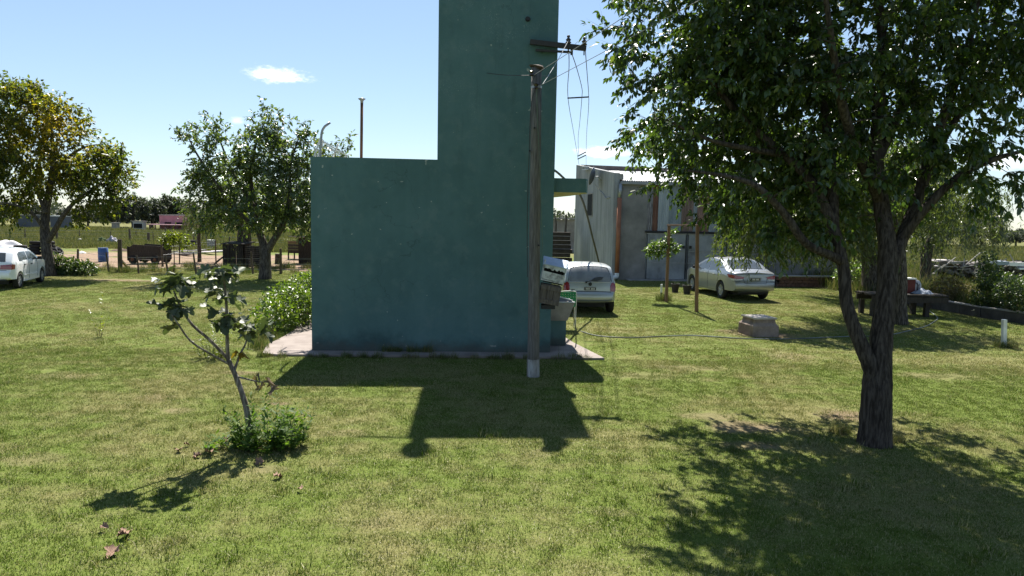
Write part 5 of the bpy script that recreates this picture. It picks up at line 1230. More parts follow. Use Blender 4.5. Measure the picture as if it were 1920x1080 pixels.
    def patch(s, name, poly, mat, fn, parent=None, off=.006, sub=3):
        bm = bmesh.new(); vs = [bm.verts.new((p[0], p[1], 0)) for p in poly]; bm.faces.new(vs)
        bmesh.ops.triangulate(bm, faces=bm.faces)
        for _ in range(5): bmesh.ops.subdivide_edges(bm, edges=[e for e in bm.edges if e.calc_length() > .05], cuts=1); bmesh.ops.triangulate(bm, faces=bm.faces)
        for v in bm.verts: v.co = Vector(fn(v.co.x, v.co.y))
        bmesh.ops.recalc_face_normals(bm, faces=bm.faces)
        me = bpy.data.meshes.new(name); bm.to_mesh(me); bm.free(); me.materials.append(mat); me.shade_smooth()
        return link(name, me, parent or s.root)
    def sidef(s, sg, off=.006): return lambda y, z: (sg * (s.w(y, z) + off), y, z)
    def side_patch(s, name, poly, mat, sg, parent=None, off=.006): return s.patch(name, poly, mat, s.sidef(sg, off), parent)
    def rear_patch(s, name, poly, mat, parent=None, off=.010): return s.patch(name, poly, mat, lambda x, z: s.rear(x, z, off), parent)
    def line(s, pts, fn, name='seam', mat=None, wd=.012, parent=None):
        m = MB(); P = [Vector(fn(p.x, p.y)) for p in smooth_path([Vector((a, b, 0)) for a, b in pts], 5)]
        m.tube(P, wd / 2, 5); return m.build(name, mat or seam_m, parent or s.bd, local=True)
    def wheels(s, spokes=5):
        for yw in (0, s.wb):
            for sg in (-1, 1):
                x = sg * (s.W - .10); wh = bpy.data.objects.new('wheel', None); COL.objects.link(wh); wh.parent = s.root; wh.location = (x, yw, s.R); wh.empty_display_size = .1; ORG[wh.name] = ORG[s.root.name]
                M = Matrix.Rotation(math.pi / 2 * sg, 4, 'Y'); R = s.R
                MB().lathe([(R * .62, -.085), (R * .9, -.09), (R * .985, -.06), (R, 0), (R * .985, .06), (R * .9, .09), (R * .64, .088), (R * .6, .02)], 28, M).build('tyre', tyre_m, wh, smooth=True, local=True)
                r = MB(); r.lathe([(R * .665, .06), (R * .66, .078), (R * .6, .075), (R * .58, .04)], 28, M); r.lathe([(R * .14, .03), (R * .14, .075), (R * .04, .08)], 14, M)
                for k in range(spokes):
                    a = 2 * math.pi * k / spokes; d = Vector((math.cos(a), math.sin(a), 0))
                    p0 = d * R * .1 + Vector((0, 0, .06)); p1 = d * R * .6 + Vector((0, 0, .068)); 
                    for dd in (-.16, .16):
                        e = Vector((math.cos(a + dd), math.sin(a + dd), 0)); r.beam(M @ p0, M @ (e * R * .6 + Vector((0, 0, .066))), .035, .02)
                r.build('rim', alloy, wh, local=True)
                MB().lathe([(R * .6, -.05), (R * .6, .03)], 20, M).build('brake', seam_m, wh, local=True)
    def plate(s, z, w=.30, h=.09, x=0.0):
        p = s.rear(x, z, .012); m = MB(); m.box(p, (w, .012, h)); pl_ = m.build('number_plate', plate_b, s.root, local=True, bevel=.004)
        m = MB()
        for k in range(6): m.box((x + (-.34, -.22, -.10, .10, .22, .34)[k] * w, p[1] - .009, p[2] - .003), (w * .085, .004, h * .5))
        m.box((x, p[1] - .009, p[2] + h * .40), (w * .96, .004, h * .08)); m.box((x, p[1] - .009, p[2] - h * .42), (w * .96, .004, h * .06)); m.build('plate_marking', plate_w, pl_, local=True)
    def mirror(s, y, z, mat):
        for sg in (-1, 1):
            w = s.w(y, z); m = MB(); m.box((sg * (w + .10), y, z + .04), (.17, .10, .12), taper=.8); m.box((sg * (w + .02), y + .01, z), (.08, .05, .05)); m.build('side_mirror', mat, s.root, local=True, bevel=.02)
    def handle(s, y, z, mat, sides=(-1, 1)):
        for sg in sides: m = MB(); m.box((sg * (s.w(y, z) + .018), y, z), (.025, .17, .028)); m.build('door_handle', mat, s.root, local=True, bevel=.006)
def paint(name, c, metal=.5, rough=.32):
    return pm(name, [(0.2, [x * .96 for x in c]), (0.8, c)], 2, rough, metal=metal, coat=.6, spec=.5, coord='obj')

# small silver hatchback behind the sink
pz = gp(1143, 585.5); hd = math.radians(2.0); Wc = .80
loc = Vector((pz.x - (Wc - .1), pz.y + .02, 0))
loc = Vector((loc.x, loc.y, 0))
silver = paint('silver_paint', (.38, .40, .39), .45, .34)
c = Car('hatchback', 'small silver hatchback parked behind the lawn chair and sink, seen from the rear', 'car', loc, hd,
        [(-.37, .38), (-.58, .385), (-.66, .42), (-.67, .50), (-.655, .60), (-.60, .645), (-.585, .67), (-.575, .80), (-.54, .95), (-.44, 1.14), (-.30, 1.32), (-.18, 1.375), (.1, 1.40), (.7, 1.42), (1.15, 1.40), (1.35, 1.365), (2.12, .955), (2.6, .88), (2.95, .76), (3.06, .62), (3.08, .45), (3.02, .30), (2.9, .24)], Wc, 2.44, .93, .30, silver, .285)
c.wheels(6)
g = [(-.58, .945), (.58, .945), (.615, 1.0), (.54, 1.29), (.48, 1.325), (-.48, 1.325), (-.54, 1.29), (-.615, 1.0)]
c.rear_patch('rear_window', g, dust_glare_glass)
fnr = lambda x, z: c.rear(x, z, .008)
c.line([(-.60, .935), (-.3, .93), (.3, .93), (.60, .935)], fnr, 'window_trim', plate_w, .018, c.root); c.line([(-.635, .96), (-.60, 1.15), (-.55, 1.30), (-.47, 1.338), (0, 1.345), (.47, 1.338), (.55, 1.30), (.60, 1.15), (.635, .96)], fnr, 'window_seal', seam_m, .014, c.root)
for sg in (-1, 1):
    c.side_patch('side_window', [(-.12, .97), (.62, .96), (.62, 1.30), (.15, 1.31), (-.06, 1.26)], glass_m, sg); c.side_patch('side_window', [(.68, .96), (1.92, .96), (1.35, 1.28), (.68, 1.30)], glass_m, sg)
    c.line([(.65, .3), (.65, .9)], c.sidef(sg, .002)); c.line([(1.8, .3), (1.8, .9)], c.sidef(sg, .002))
    lx = [(.60, .68), (.745, .68), (.755, .80), (.735, .90), (.68, .945), (.63, .92), (.595, .84)]
    c.rear_patch('tail_light', [(x * sg, z) for x, z in lx], red_l, off=.014)
    c.side_patch('tail_light', [(-.60, .68), (-.47, .68), (-.45, .82), (-.50, .92), (-.58, .88)], red_l, sg, off=.008)
c.line([(-.62, .655), (.62, .655)], fnr, wd=.014); c.line([(-.66, .45), (.66, .45)], fnr, 'bumper_trim', pm('grey_trim', (.16, .17, .18), 4, .5), .035, c.root)
c.plate(.755, .34, .10)
m = MB(); q = c.rear(0, .88, .012); m.tube([Vector((q[0], q[1], q[2])), Vector((q[0], q[1] - .012, q[2]))], .052, 16); m.build('badge', seam_m, c.root, local=True)
m = MB(); a = Vector(c.rear(-.12, .925, .03)); b = Vector(c.rear(.30, 1.03, .02)); m.tube([a + Vector((0, -.01, -.01)), a, a.lerp(b, .4), b], .009, 6); m.tube([a + Vector((-.02, 0, -.01)), a + Vector((.02, 0, 0))], .025, 8); wp_ = m.build('wiper', seam_m, c.root, local=True)
mm = MB(); pts = [(.02, .965), (.12, 1.03), (.27, 1.065), (.40, 1.06), (.34, 1.0), (.20, .955)]; mm.add([c.rear(x, z, .045) for x, z in pts] + [c.rear(x, z, .03) for x, z in pts], [tuple(range(6)), tuple(range(11, 5, -1))] + [(i, (i + 1) % 6, 6 + (i + 1) % 6, 6 + i) for i in range(6)]); mm.build('wiper_cover', pm('charcoal', (.06, .062, .066), 4, .6), wp_, local=True)
m = MB(); q = c.rear(.52, .40, .01); m.box(q, (.1, .02, .035)); m.build('reflector', black, c.root, local=True)
m = MB(); q = c.rear(-.5, .72, .008); m.box(q, (.10, .006, .022)); m.build('lettering', seam_m, c.root, local=True)
c.mirror(1.75, .95, silver)

# silver sedan before the shed doors
pl_ = gp(1354, 559.5); hd = math.radians(7.6); R_ = Matrix.Rotation(hd, 3, 'Z'); Wc = .875
loc = pl_ + R_ @ Vector((Wc - .1, 0, 0)); loc.z = 0
sil2 = paint('sedan_silver', (.30, .31, .32), .55, .30)
c = Car('sedan', 'silver four door sedan parked before the shed doors, rear left side towards us', 'car', loc, hd,
        [(-.42, .36), (-.82, .36), (-.92, .41), (-.94, .52), (-.925, .66), (-.89, .72), (-.875, .86), (-.87, .955), (-.84, .985), (-.72, 1.0), (-.38, 1.035), (-.15, 1.13), (.30, 1.34), (.55, 1.40), (.95, 1.43), (1.35, 1.425), (1.7, 1.37), (2.2, 1.18), (2.72, .97), (3.1, .89), (3.4, .78), (3.53, .64), (3.56, .48), (3.5, .30), (3.35, .24)], Wc, 2.70, .93, .36, sil2, .32, .17, .6)
c.wheels(5)
c.patch('rear_window', [(-.60, 1.075), (.60, 1.075), (.52, 1.34), (.45, 1.355), (-.45, 1.355), (-.52, 1.34)], glass_m, lambda x, z: c.rear(x, z, .010))
for sg in (-1, 1):
    c.side_patch('side_window', [(.28, .985), (1.12, .975), (1.12, 1.335), (.72, 1.325), (.42, 1.24)], glass_m, sg); c.side_patch('side_window', [(1.17, .975), (2.42, .975), (2.30, 1.02), (1.72, 1.28), (1.17, 1.335)], glass_m, sg)
    for pts in ([(1.145, .3), (1.15, .6), (1.145, .97)], [(2.2, .32), (2.24, .6), (2.15, .97)], [(.30, .60), (.22, .8), (.22, .96)], [(.55, .30), (1.5, .285), (2.2, .30)]): c.line(pts, c.sidef(sg, .001), wd=.011)
    c.rear_patch('tail_light', [(x * sg, z) for x, z in ((.40, .86), (.755, .93), (.765, .81), (.70, .78), (.46, .79))], red_l, off=.012)
    c.side_patch('tail_light', [(-.885, .80), (-.62, .83), (-.50, .93), (-.62, .955), (-.87, .92)], red_l, sg, off=.007)
    c.rear_patch('reversing_light', [(x * sg, z) for x, z in ((.46, .785), (.76, .785), (.73, .735), (.52, .74))], clear_l, off=.012); c.side_patch('reversing_light', [(-.89, .735), (-.74, .745), (-.70, .80), (-.885, .79)], clear_l, sg, off=.007)
c.handle(.62, .86, alloy); c.handle(1.42, .85, alloy)
fnr = lambda x, z: c.rear(x, z, .004)
c.line([(-.44, .80), (-.42, .69), (-.34, .635), (.34, .635), (.42, .69), (.44, .80)], fnr, wd=.012); c.line([(-.84, .695), (-.55, .69)], fnr, wd=.009); c.line([(.84, .695), (.55, .69)], fnr, wd=.009)
c.rear_patch('plate_recess', [(-.24, .845), (.24, .845), (.20, .715), (-.20, .715)], pm('dull_silver', (.26, .265, .27), 3, .5, metal=.3, coord='obj'), off=.005)
c.plate(.78, .33, .10)
c.line([(-.55, .965), (0, .972), (.55, .965)], fnr, 'boot_lip', sil2, .02, c.root)
m = MB(); m.box((0, -.80, .33), (1.1, .12, .09)); m.build('diffuser', seam_m, c.root, local=True)
c.mirror(2.28, .97, black)

# white hatchback at the left edge
pa_ = gp(37, 540.5); pb_ = gp(90.5, 526); dvec = (pb_ - pa_).normalized(); hd = math.atan2(-dvec.x, dvec.y); R_ = Matrix.Rotation(hd, 3, 'Z'); Wc = .828
loc = pa_ + R_ @ Vector((-(Wc - .1), 0, 0)); loc.z = 0
wht = paint('white_paint_car', (.78, .79, .80), 0, .3)
c = Car('white_hatchback', 'white five door hatchback at the left edge parked under the yellowing tree', 'car', loc, hd,
        [(-.40, .38), (-.60, .385), (-.68, .44), (-.69, .54), (-.67, .64), (-.615, .69), (-.60, .74), (-.59, .92), (-.55, 1.0), (-.36, 1.22), (-.22, 1.37), (-.08, 1.42), (.25, 1.445), (.8, 1.46), (1.2, 1.44), (1.45, 1.40), (2.2, 1.01), (2.7, .93), (3.02, .80), (3.12, .64), (3.14, .46), (3.06, .30), (2.95, .24)], Wc, 2.465, .96, .30, wht, .30, .17, .5)
c.wheels(7)
c.rear_patch('rear_window', [(-.56, 1.0), (.56, 1.0), (.50, 1.31), (-.50, 1.31)], glass_m)
for sg in (-1, 1):
    c.side_patch('side_window', [(.02, 1.01), (.92, 1.0), (.92, 1.345), (.30, 1.35), (.10, 1.28)], glass_m, sg); c.side_patch('side_window', [(.99, 1.0), (2.02, 1.0), (1.42, 1.32), (.99, 1.345)], glass_m, sg)
    for pts in ([(.95, .32), (.96, .65), (.955, .98)], [(1.86, .33), (1.9, .65), (1.84, .98)]): c.line(pts, c.sidef(sg, .001), wd=.011)
    c.line([(.3, .48), (1.9, .45)], c.sidef(sg, .004), 'side_trim', wht, .03, c.root)
    c.rear_patch('tail_light', [(x * sg, z) for x, z in ((.42, .90), (.745, .93), (.76, .74), (.40, .74))], red_l, off=.012)
    c.side_patch('tail_light', [(-.605, .74), (-.44, .75), (-.40, .92), (-.57, .94)], red_l, sg, off=.008)
c.handle(.50, .86, seam_m); c.handle(1.22, .85, seam_m)
c.line([(-.60, .70), (.60, .70)], lambda x, z: c.rear(x, z, .004)); c.plate(.56, .34, .1)
c.mirror(1.95, 1.0, black); c.root.scale = (.93, .93, .93)
m = MB(); m.box(c.rear(.35, .36, .01), (.5, .03, .05)); m.build('bumper_grille', seam_m, c.root, local=True)

# ------------------------------------------------------------------ the yard on the left
def Z(px, py, Y): return at(px, py, Y)
old = pm('old_timber', [(0.3, (.032, .026, .022)), (.6, (.06, .05, .042)), (.85, (.10, .085, .07))], 4, .9, .6, 18, stretch=(5, 5, 1))
post_m = pm('post_wood', [(0.3, (.06, .045, .036)), (.6, (.115, .09, .073)), (.85, (.19, .165, .14))], 4, .95, .6, 18, stretch=(5, 5, 1))
def fence(name, label, posts, wires, rad=.055):
    p0 = gp(*posts[0][:2]); o = thing(name, p0, label, 'fence'); tops = []
    for (bx, by, tx, ty, r) in posts:
        b = gp(bx, by); t_ = at(tx, ty, b.y); m = b.lerp(t_, .5) + Vector((rnd.uniform(-.02, .02), 0, 0))
        MB().tube([b - Vector((0, 0, .05)), m, t_], [r, r * .95, r * .85], 8, rough=.08).build('post', post_m, o); tops.append((b, t_))
    tops.sort(key=lambda q: q[0].x)
    for k in wires:
        P = [b + (t_ - b).normalized() * k if (t_ - b).length > k else t_ for b, t_ in tops]
        P = [P[0] + (P[0] - P[1]).normalized() * 6] + P + [P[-1] + (P[-1] - P[-2]).normalized() * 5]
        MB().tube(P, .006, 4).build('wire', wire_m, o)
    return o
nf_ = fence('yard_fence', 'nearer wire fence with leaning wooden posts along the lawn edge', [(146.7, 498.5, 146.3, 467, .06), (204.5, 509.5, 199, 473, .04), (226, 510, 224.5, 448.5, .10), (260, 513, 256, 478, .04), (315, 509.5, 310, 478, .045), (368.5, 514, 362.5, 474, .045), (474.7, 513.5, 471, 472, .05), (526.5, 513.5, 526, 466, .065)], (.2, .45, .7))
b = gp(243.5, 506); MB().beam(b, at(228, 489, gp(226, 510).y), .10, .07).build('brace', pm('yellow_timber', (.22, .17, .09), 4, .9, .3, 20), nf_)
fence('middle_fence', 'middle row of taller thin posts between cart and yard', [(305, 500, 302, 444, .055), (336.5, 494, 337, 454, .035), (405, 491, 404.5, 449, .04)], (.6, 1.0))
fence('field_fence', 'farthest wire fence with thin posts well inside the open meadow', [(46.7, 449, 46.7, 428, .05), (149, 447, 149, 432, .04), (207, 447.5, 207.5, 434, .05), (255, 447, 255, 433, .045), (310, 446, 310, 427, .12), (351, 447, 351, 433, .05)], (.35, .8))
fence('field_fence', 'wire fence with stout dark posts between the dirt yard and meadow', [(107, 453, 106, 421, .1), (244, 453, 242.5, 429, .10), (277.5, 456, 278.5, 436, .12), (287.5, 456, 287, 436, .04), (364, 458, 363.5, 438, .05), (388, 459, 387, 441, .05), (430, 460, 430, 444, .06)], (.35, .7, 1.0))

# old cart
Y = gp(283, 494).y
cart = thing('farm_cart', gp(283, 494), 'dark old wooden farm cart on two axles standing in the dirt yard', 'cart')
hw = .62
def crate(p4, y0, y1): return [Vector((p.x, y0, p.z)) for p in p4], [Vector((p.x, y1, p.z)) for p in p4]
for sgn in (-1, 1):
    yy = Y + sgn * hw
    for k in range(4):
        z0, z1 = 485 - k * 6.6, 479.2 - k * 6.6
        a = Z(253.5 - k * .3, z0, Y); b = Z(310, z0, Y); c_ = Z(310, z1, Y); d = Z(253 - k * .3, z1, Y)
        if k == 3: d = Z(262, 457.5, Y); c_ = Z(309, 461, Y); a = Z(250, 466.5, Y)
        m = MB(); vs = [Vector((p.x, yy - .02, p.z)) for p in (a, b, c_, d)] + [Vector((p.x, yy + .02, p.z)) for p in (a, b, c_, d)]
        m.add(vs, [(0, 1, 2, 3), (7, 6, 5, 4), (0, 4, 5, 1), (1, 5, 6, 2), (2, 6, 7, 3), (3, 7, 4, 0)]); m.build('side_board', old, cart)
for px in (253.5, 309.5):
    a, b = Z(px, 486, Y), Z(px, 462, Y); m = MB(); m.box((a.x, Y, (a.z + b.z) / 2), (.05, hw * 2 - .05, b.z - a.z)); m.build('end_board', old, cart)
a, b = Z(253, 486, Y), Z(310, 486, Y); m = MB(); m.box(((a.x + b.x) / 2, Y, a.z), (b.x - a.x, hw * 2 - .06, .06)); m.build('floor', old, cart)
m = MB(); m.beam(Z(262, 489, Y), Z(303, 484, Y), .06, .06); m.beam(Z(262, 490, Y), Z(285, 486.5, Y), .05, .05); m.build('chassis', old, cart)
for px, r in ((261, .24), (302, .235)):
    for sgn in (-1, 1):
        p = Z(px, 492, Y); M = Matrix.Translation((p.x, Y + sgn * (hw - .02), r + .0)) @ Matrix.Rotation(math.pi / 2, 4, 'X')
        wh = MB().lathe([(r * .5, -.07), (r * .9, -.075), (r, -.03), (r, .03), (r * .9, .075), (r * .5, .07)], 18, M).build('wheel', tyre_m, cart, smooth=True)
        MB().lathe([(.04, -.09), (r * .52, -.06), (r * .52, .06), (.04, .09)], 14, M).build('hub', rust, wh)
for px in (253, 309.5):
    for sgn in (-1, 1): m = MB(); m.beam(Vector((Z(px, 490, Y).x, Y + sgn * (hw + .045), Z(px, 487, Y).z)), Vector((Z(px, 490, Y).x, Y + sgn * (hw + .045), Z(px, 461, Y).z)), .06, .05); m.build('stake', old, cart)
p = Z(311, 461, Y - .45); M = Matrix.Translation(p) @ Matrix.Rotation(.9, 4, 'Y') @ Matrix.Rotation(1.0, 4, 'X')
def tyre(name, M, r, label, group=None, wd=.5):
    o = thing(name, M.translation, label, 'tyre', group)
    MB().lathe([(r * .62, -r * wd * .42), (r * .85, -r * wd * .5), (r * .97, -r * wd * .38), (r, 0), (r * .97, r * wd * .38), (r * .85, r * wd * .5), (r * .62, r * wd * .42), (r * .58, 0), (r * .62, -r * wd * .42)], 22, M).build('casing', tyre_m, o, smooth=True)
    m = MB()
    for k in range(18):
        a = 2 * math.pi * k / 18; m.beam(M @ Vector((math.cos(a) * r * .985, math.sin(a) * r * .985, -r * wd * .3)), M @ Vector((math.cos(a + .12) * r * .985, math.sin(a + .12) * r * .985, r * wd * .3)), .03, .03)
    m.build('tread', tyre_m, o)
tyre('tyre', M, .24, 'worn tyre hung on the tail corner of the old cart')
# tyres by the yellowing tree
TY = [(64, 477, 0, .36), (64, 477, 1, .35), (67, 477, 2, .33), (69, 477, 3, .34), (93, 477, 0, .36), (92, 477, 1, .36), (91, 477, 2, .34), (92, 477, 3, .33)]
nm = ['bottom', 'second', 'third', 'topmost']
for px, py, k, r in TY:
    b = gp(px, py); M = Matrix.Translation((b.x + rnd.uniform(-.05, .05), b.y, .11 + k * .205)) @ Matrix.Rotation(rnd.uniform(-.05, .05), 4, 'X')
    tyre('tyre', M, r, '%s tyre of the pile %s the yellowing tree trunk' % (nm[k], 'left of' if px < 80 else 'right of and behind'), 'old tyres piled by the tree', .58)
for px, py, r, lab in ((38.5, 468, .4, 'thick tyre lying flat by the white tarp mound'), (53, 476, .42, 'flat tyre between tarp mound and tyre piles'), (104, 478.5, .30, 'pale dusty tyre lying flat right of the yellowing trunk')):
    b = gp(px, py); tyre('tyre', Matrix.Translation((b.x, b.y, .16)), r, lab, 'old tyres piled by the tree', .75)
b = gp(109, 478.5); tyre('tyre', Matrix.Translation((b.x, b.y + .1, .27)) @ Matrix.Rotation(.9, 4, 'Y'), .29, 'tyre leaning on edge right of the yellowing trunk', 'old tyres piled by the tree')
# blue barrel
b = gp(194, 490.5); blue = pm('blue_plastic', [(0.3, (.035, .085, .23)), (.7, (.055, .125, .32))], 2, .5, .1, 30)
bl_o = thing('barrel', b, 'upright blue plastic barrel in the dirt yard', 'barrel'); T = Matrix.Translation(b)
rr = (Z(203, 480, b.y).x - Z(185, 480, b.y).x) / 2; hh = Z(194, 464.5, b.y).z
MB().lathe([(rr * .9, 0), (rr * .97, .03), (rr * .97, hh * .3), (rr, hh * .32), (rr, hh * .36), (rr * .97, hh * .38), (rr * .97, hh * .64), (rr, hh * .66), (rr, hh * .7), (rr * .97, hh * .72), (rr * .95, hh * .96), (rr * .88, hh * .985)], 28, T).build('drum', blue, bl_o, smooth=True)
MB().lathe([(rr * .90, hh * .986), (rr * .90, hh), (rr * .82, hh * 1.0), (rr * .8, hh * .98)], 28, T).build('lid', pm('pale_blue', (.16, .22, .38), 3, .5), bl_o)
# tarps, bucket, planks
def mound(name, p, rx, ry, h, mat, label, cat, seed, n=18):
    r = random.Random(seed); vs = []; fs = []
    for i in range(n + 1):
        for j in range(n + 1):
            a, b = -1 + 2 * i / n, -1 + 2 * j / n; d = math.hypot(a, b); k = max(0, 1 - d * d)
            z = h * k ** .8 * (1 + .35 * math.sin(a * 6 + seed) * math.cos(b * 5 + seed * 2)) + r.uniform(0, .05) * h * 1.2
            vs.append((p.x + a * rx * (1 + .12 * math.sin(b * 7 + seed)), p.y + b * ry * (1 + .1 * math.sin(a * 6)), max(z, .012)))
    for i in range(n):
        for j in range(n):
            k = i * (n + 1) + j
            if math.hypot(-1 + 2 * (i + .5) / n, -1 + 2 * (j + .5) / n) < 1.12: fs.append((k, k + 1, k + n + 2, k + n + 1))
    o = MB().add(vs, fs).build(name, mat, smooth=True); return tag(o, label, cat)
mound('tarp_mound', gp(8, 464), 1.5, .9, .46, pm('white_tarp', [(0.3, (.42, .40, .42)), (.7, (.62, .60, .62))], 2, .6, .3, 12), 'pale sheet covered mound at the left edge beyond the white car', 'tarp', 2)
mound('tarp_bundle', gp(210, 456), .55, .4, .5, pm('mottled_tarp', [(0.42, (.12, .12, .15)), (.5, (.34, .33, .38)), (.6, (.16, .15, .2))], 9, .6, .4, 15), 'crumpled grey mottled tarp bundle near the meadow fence', 'tarp', 5)
mound('weed_heap', gp(191, 455), .5, .4, .42, pm('heap_green', (.05, .08, .025), 9, .9, .8, 20), 'small green heap left of the crumpled tarp bundle', 'heap', 7)
mound('soil_heap', gp(230, 471), .8, .4, .16, pm('heap_soil', (.12, .085, .06), 9, .95, .8, 20), 'low dark soil heap behind the tall corner post', 'heap', 9)
b = gp(149.5, 454); bkt = thing('bucket', b, 'small dark bucket with pale top by the meadow fence', 'bucket'); T = Matrix.Translation(b)
MB().lathe([(.10, 0), (.15, .24), (.13, .24), (.11, .03)], 14, T).build('body', black, bkt); MB().lathe([(.14, .241), (.13, .29), (.06, .32)], 14, T).build('lid', white, bkt)
mound('white_rag', gp(153, 475), .28, .18, .12, white, 'small white rag lying in the dirt left of the barrel', 'rag', 11, 10)
pk = [('pale_plank', (.42, .39, .38)), ('grey_plank', (.26, .245, .24)), ('lilac_plank', (.36, .32, .34))]; pk = [pm(a, b, 6, .8, .3, 20) for a, b in pk]
PLK = [(312, 333, 471, 'pale plank at the left end of the scrap row behind the cart'), (326, 352, 474.5, 'long pale plank lying below the sapling crown'), (337, 357, 470.5, 'grey board right of the sapling in the scrap row'), (350, 374, 473, 'wide pale sheet left of the thin willow trunk'), (366, 381, 469.5, 'raised dark grey slab by the thin willow trunk'), (377, 402, 472.5, 'pale board right of the thin willow trunk'), (396, 418, 471, 'white board at the right end of the scrap row near the pen'), (342, 362, 476.5, 'narrow nearest plank of the scrap row')]
for i, (a, b, py, lab) in enumerate(PLK):
    p, q = gp(a, py, .08), gp(b, py - .5, .10 + .05 * (i % 3)); o = MB().beam(p, q, .55, .07, jit=.03).build('scrap_plank', pk[i % 3]); tag(o, lab, 'plank', 'scrap boards lying in the yard')
b = gp(396.5, 466); ct = thing('water_tank', b, 'grey square tank block with white rim in the yard', 'tank'); wq = (Z(402.5, 460, b.y).x - Z(390.5, 460, b.y).x); hq = Z(396, 451, b.y).z
MB().box((b.x, b.y, hq / 2), (wq, wq, hq)).build('block', conc, ct, bevel=.03); MB().box((b.x, b.y, hq + .03), (wq * 1.04, wq * 1.04, .06)).build('rim', white, ct)
b = gp(359, 464); tag(MB().box((b.x, b.y, .3), (.62, .5, .6)).build('feed_trough', old, bevel=.03), 'dark square trough left of the grey tank', 'trough')
# dark pen of upright boards, pallet stack, feeder, hut
b = gp(437, 501); pen = thing('animal_pen', b, 'low dark pen of upright boards behind the bare sapling', 'pen')
x0, x1 = Z(418, 490, b.y).x, Z(456, 490, b.y).x; n = 12
for i in range(n):
    xa = x0 + (x1 - x0) * i / n; h = Z(430, 458.5 + rnd.uniform(-1, 2), b.y).z; m = MB(); m.box((xa + (x1 - x0) / n / 2, b.y + rnd.uniform(-.02, .02), h / 2), ((x1 - x0) / n - .015, .04, h)); m.build('board', old, pen)
for i in range(8):
    h = Z(430, 460, b.y).z; m = MB(); m.box((x0, b.y + .1 + i * .16, h / 2), (.04, .14, h)); m.build('board', old, pen)
m = MB(); m.box(((x0 + x1) / 2, b.y + .75, Z(430, 458, b.y).z + .05), (x1 - x0 + .2, 1.5, .05), Matrix.Rotation(.05, 3, 'X')); m.build('roof', old, pen)
m = MB(); a = Z(419, 482, b.y); m.beam(Vector((a.x, b.y - .1, a.z)), gp(401, 496), .06, .06); m.beam(gp(404, 492), Vector((a.x, b.y - .1, a.z)), .05, .05); m.build('prop', old, pen)
b = gp(478, 502); ps = thing('pallet_stack', b, 'stack of grey slatted pallets behind the forked leafy tree', 'pallets')
x0, x1 = Z(461, 490, b.y).x, Z(496, 490, b.y).x; hT = Z(478, 462, b.y).z
for i in range(11):
    z = .08 + hT * i / 11; m = MB(); m.box(((x0 + x1) / 2 + rnd.uniform(-.04, .04), b.y, z), (x1 - x0, .12, hT / 11 * .5)); m.build('slat', post_m, ps)
for k in (.05, .5, .95): m = MB(); m.box((x0 + (x1 - x0) * k, b.y + .5, hT / 2), (.1, .9, hT)); m.build('bearer', old, ps)
b = gp(562, 487); fd = thing('feed_rack', b, 'brown feed rack on thin legs left of the dark hut', 'rack'); x0, x1 = Z(540, 470, b.y).x, Z(574, 470, b.y).x; za, zb_ = Z(556, 474, b.y).z, Z(556, 452, b.y).z
for i in range(4): m = MB(); m.box(((x0 + x1) / 2, b.y, za + (zb_ - za) * (i + .5) / 4), (x1 - x0, .05, (zb_ - za) / 4 - .02)); m.build('board', pm('feed_brown', (.16, .11, .06), 4, .9) if i == 3 else old, fd)
for k in (.02, .35, .68, .98): MB().beam((x0 + (x1 - x0) * k, b.y, 0), (x0 + (x1 - x0) * k, b.y, za), .07, .07).build('leg', old, fd)
m = MB(); m.box(((x0 + x1) / 2, b.y + .4, za), (x1 - x0, .8, .06)); m.build('tray', old, fd)
b = gp(575, 495); ht = thing('dark_hut', b, 'dark boarded hut half hidden by the green wall', 'hut'); x0, x1 = Z(560, 470, b.y).x, Z(612, 470, b.y).x; zt_ = Z(575, 447, b.y).z
for i in range(9):
    m = MB(); m.box((x0 + (x1 - x0) * (i + .5) / 9, b.y, zt_ / 2), ((x1 - x0) / 9 - .015, .05, zt_)); m.build('board', old, ht)
for i in range(6): m = MB(); m.box((x0, b.y + .15 + i * .25, zt_ / 2), (.05, .23, zt_)); m.build('board', old, ht)
m = MB(); m.box(((x0 + x1) / 2 - .2, b.y + .7, zt_ + .06), (x1 - x0 + .6, 1.9, .05), Matrix.Rotation(-.06, 3, 'X')); m.build('roof', galv, ht)
b = gp(522, 494); tag(MB().tube([b, b + Vector((0, 0, .3)), b + Vector((.02, 0, .55))], [.22, .17, .2], 12, rough=.1).build('tree_stump', bark_d), 'short dark stump right of the leafy tree trunk', 'stump')

# ------------------------------------------------------------------ right side: workbench, garden wall, junk
Yb_ = gp(1725, 592).y
wk = thing('workbench', gp(1725, 592), 'long dark wooden workbench under the willows', 'workbench')
def zb2(px, py, d=0): return at(px, py, Yb_ + d)
xa, xb = zb2(1620, 560).x, zb2(1764, 560).x; zt2, zb3 = zb2(1715, 550).z, zb2(1715, 565).z
for i in range(5): m = MB(); m.box(((xa + xb) / 2 + rnd.uniform(-.05, .05), Yb_ - .35 + i * .19, zt2 - .03), (xb - xa, .175, .05)); m.build('top_board', old, wk)
for sg in (-.42, .52): m = MB(); m.box(((xa + xb) / 2, Yb_ + sg, (zt2 + zb3) / 2 - .04), (xb - xa - .05, .05, (zt2 - zb3) - .08)); m.build('apron', old, wk)
for px in (1627, 1726):
    x = zb2(px, 580).x
    for sg in (-.3, .4): m = MB(); m.box((x, Yb_ + sg, zb3 / 2), (.13, .13, zb3)); m.build('leg', old, wk)
for a, b in (((1702, 571), (1712, 585)), ((1746, 573), (1735, 590))): MB().beam(zb2(*a, -.2), zb2(*b, -.2), .04, .04).build('brace', old, wk)
def onb(px, d=0): v = zb2(px, 550, d); return Vector((v.x, Yb_ + d, zt2))
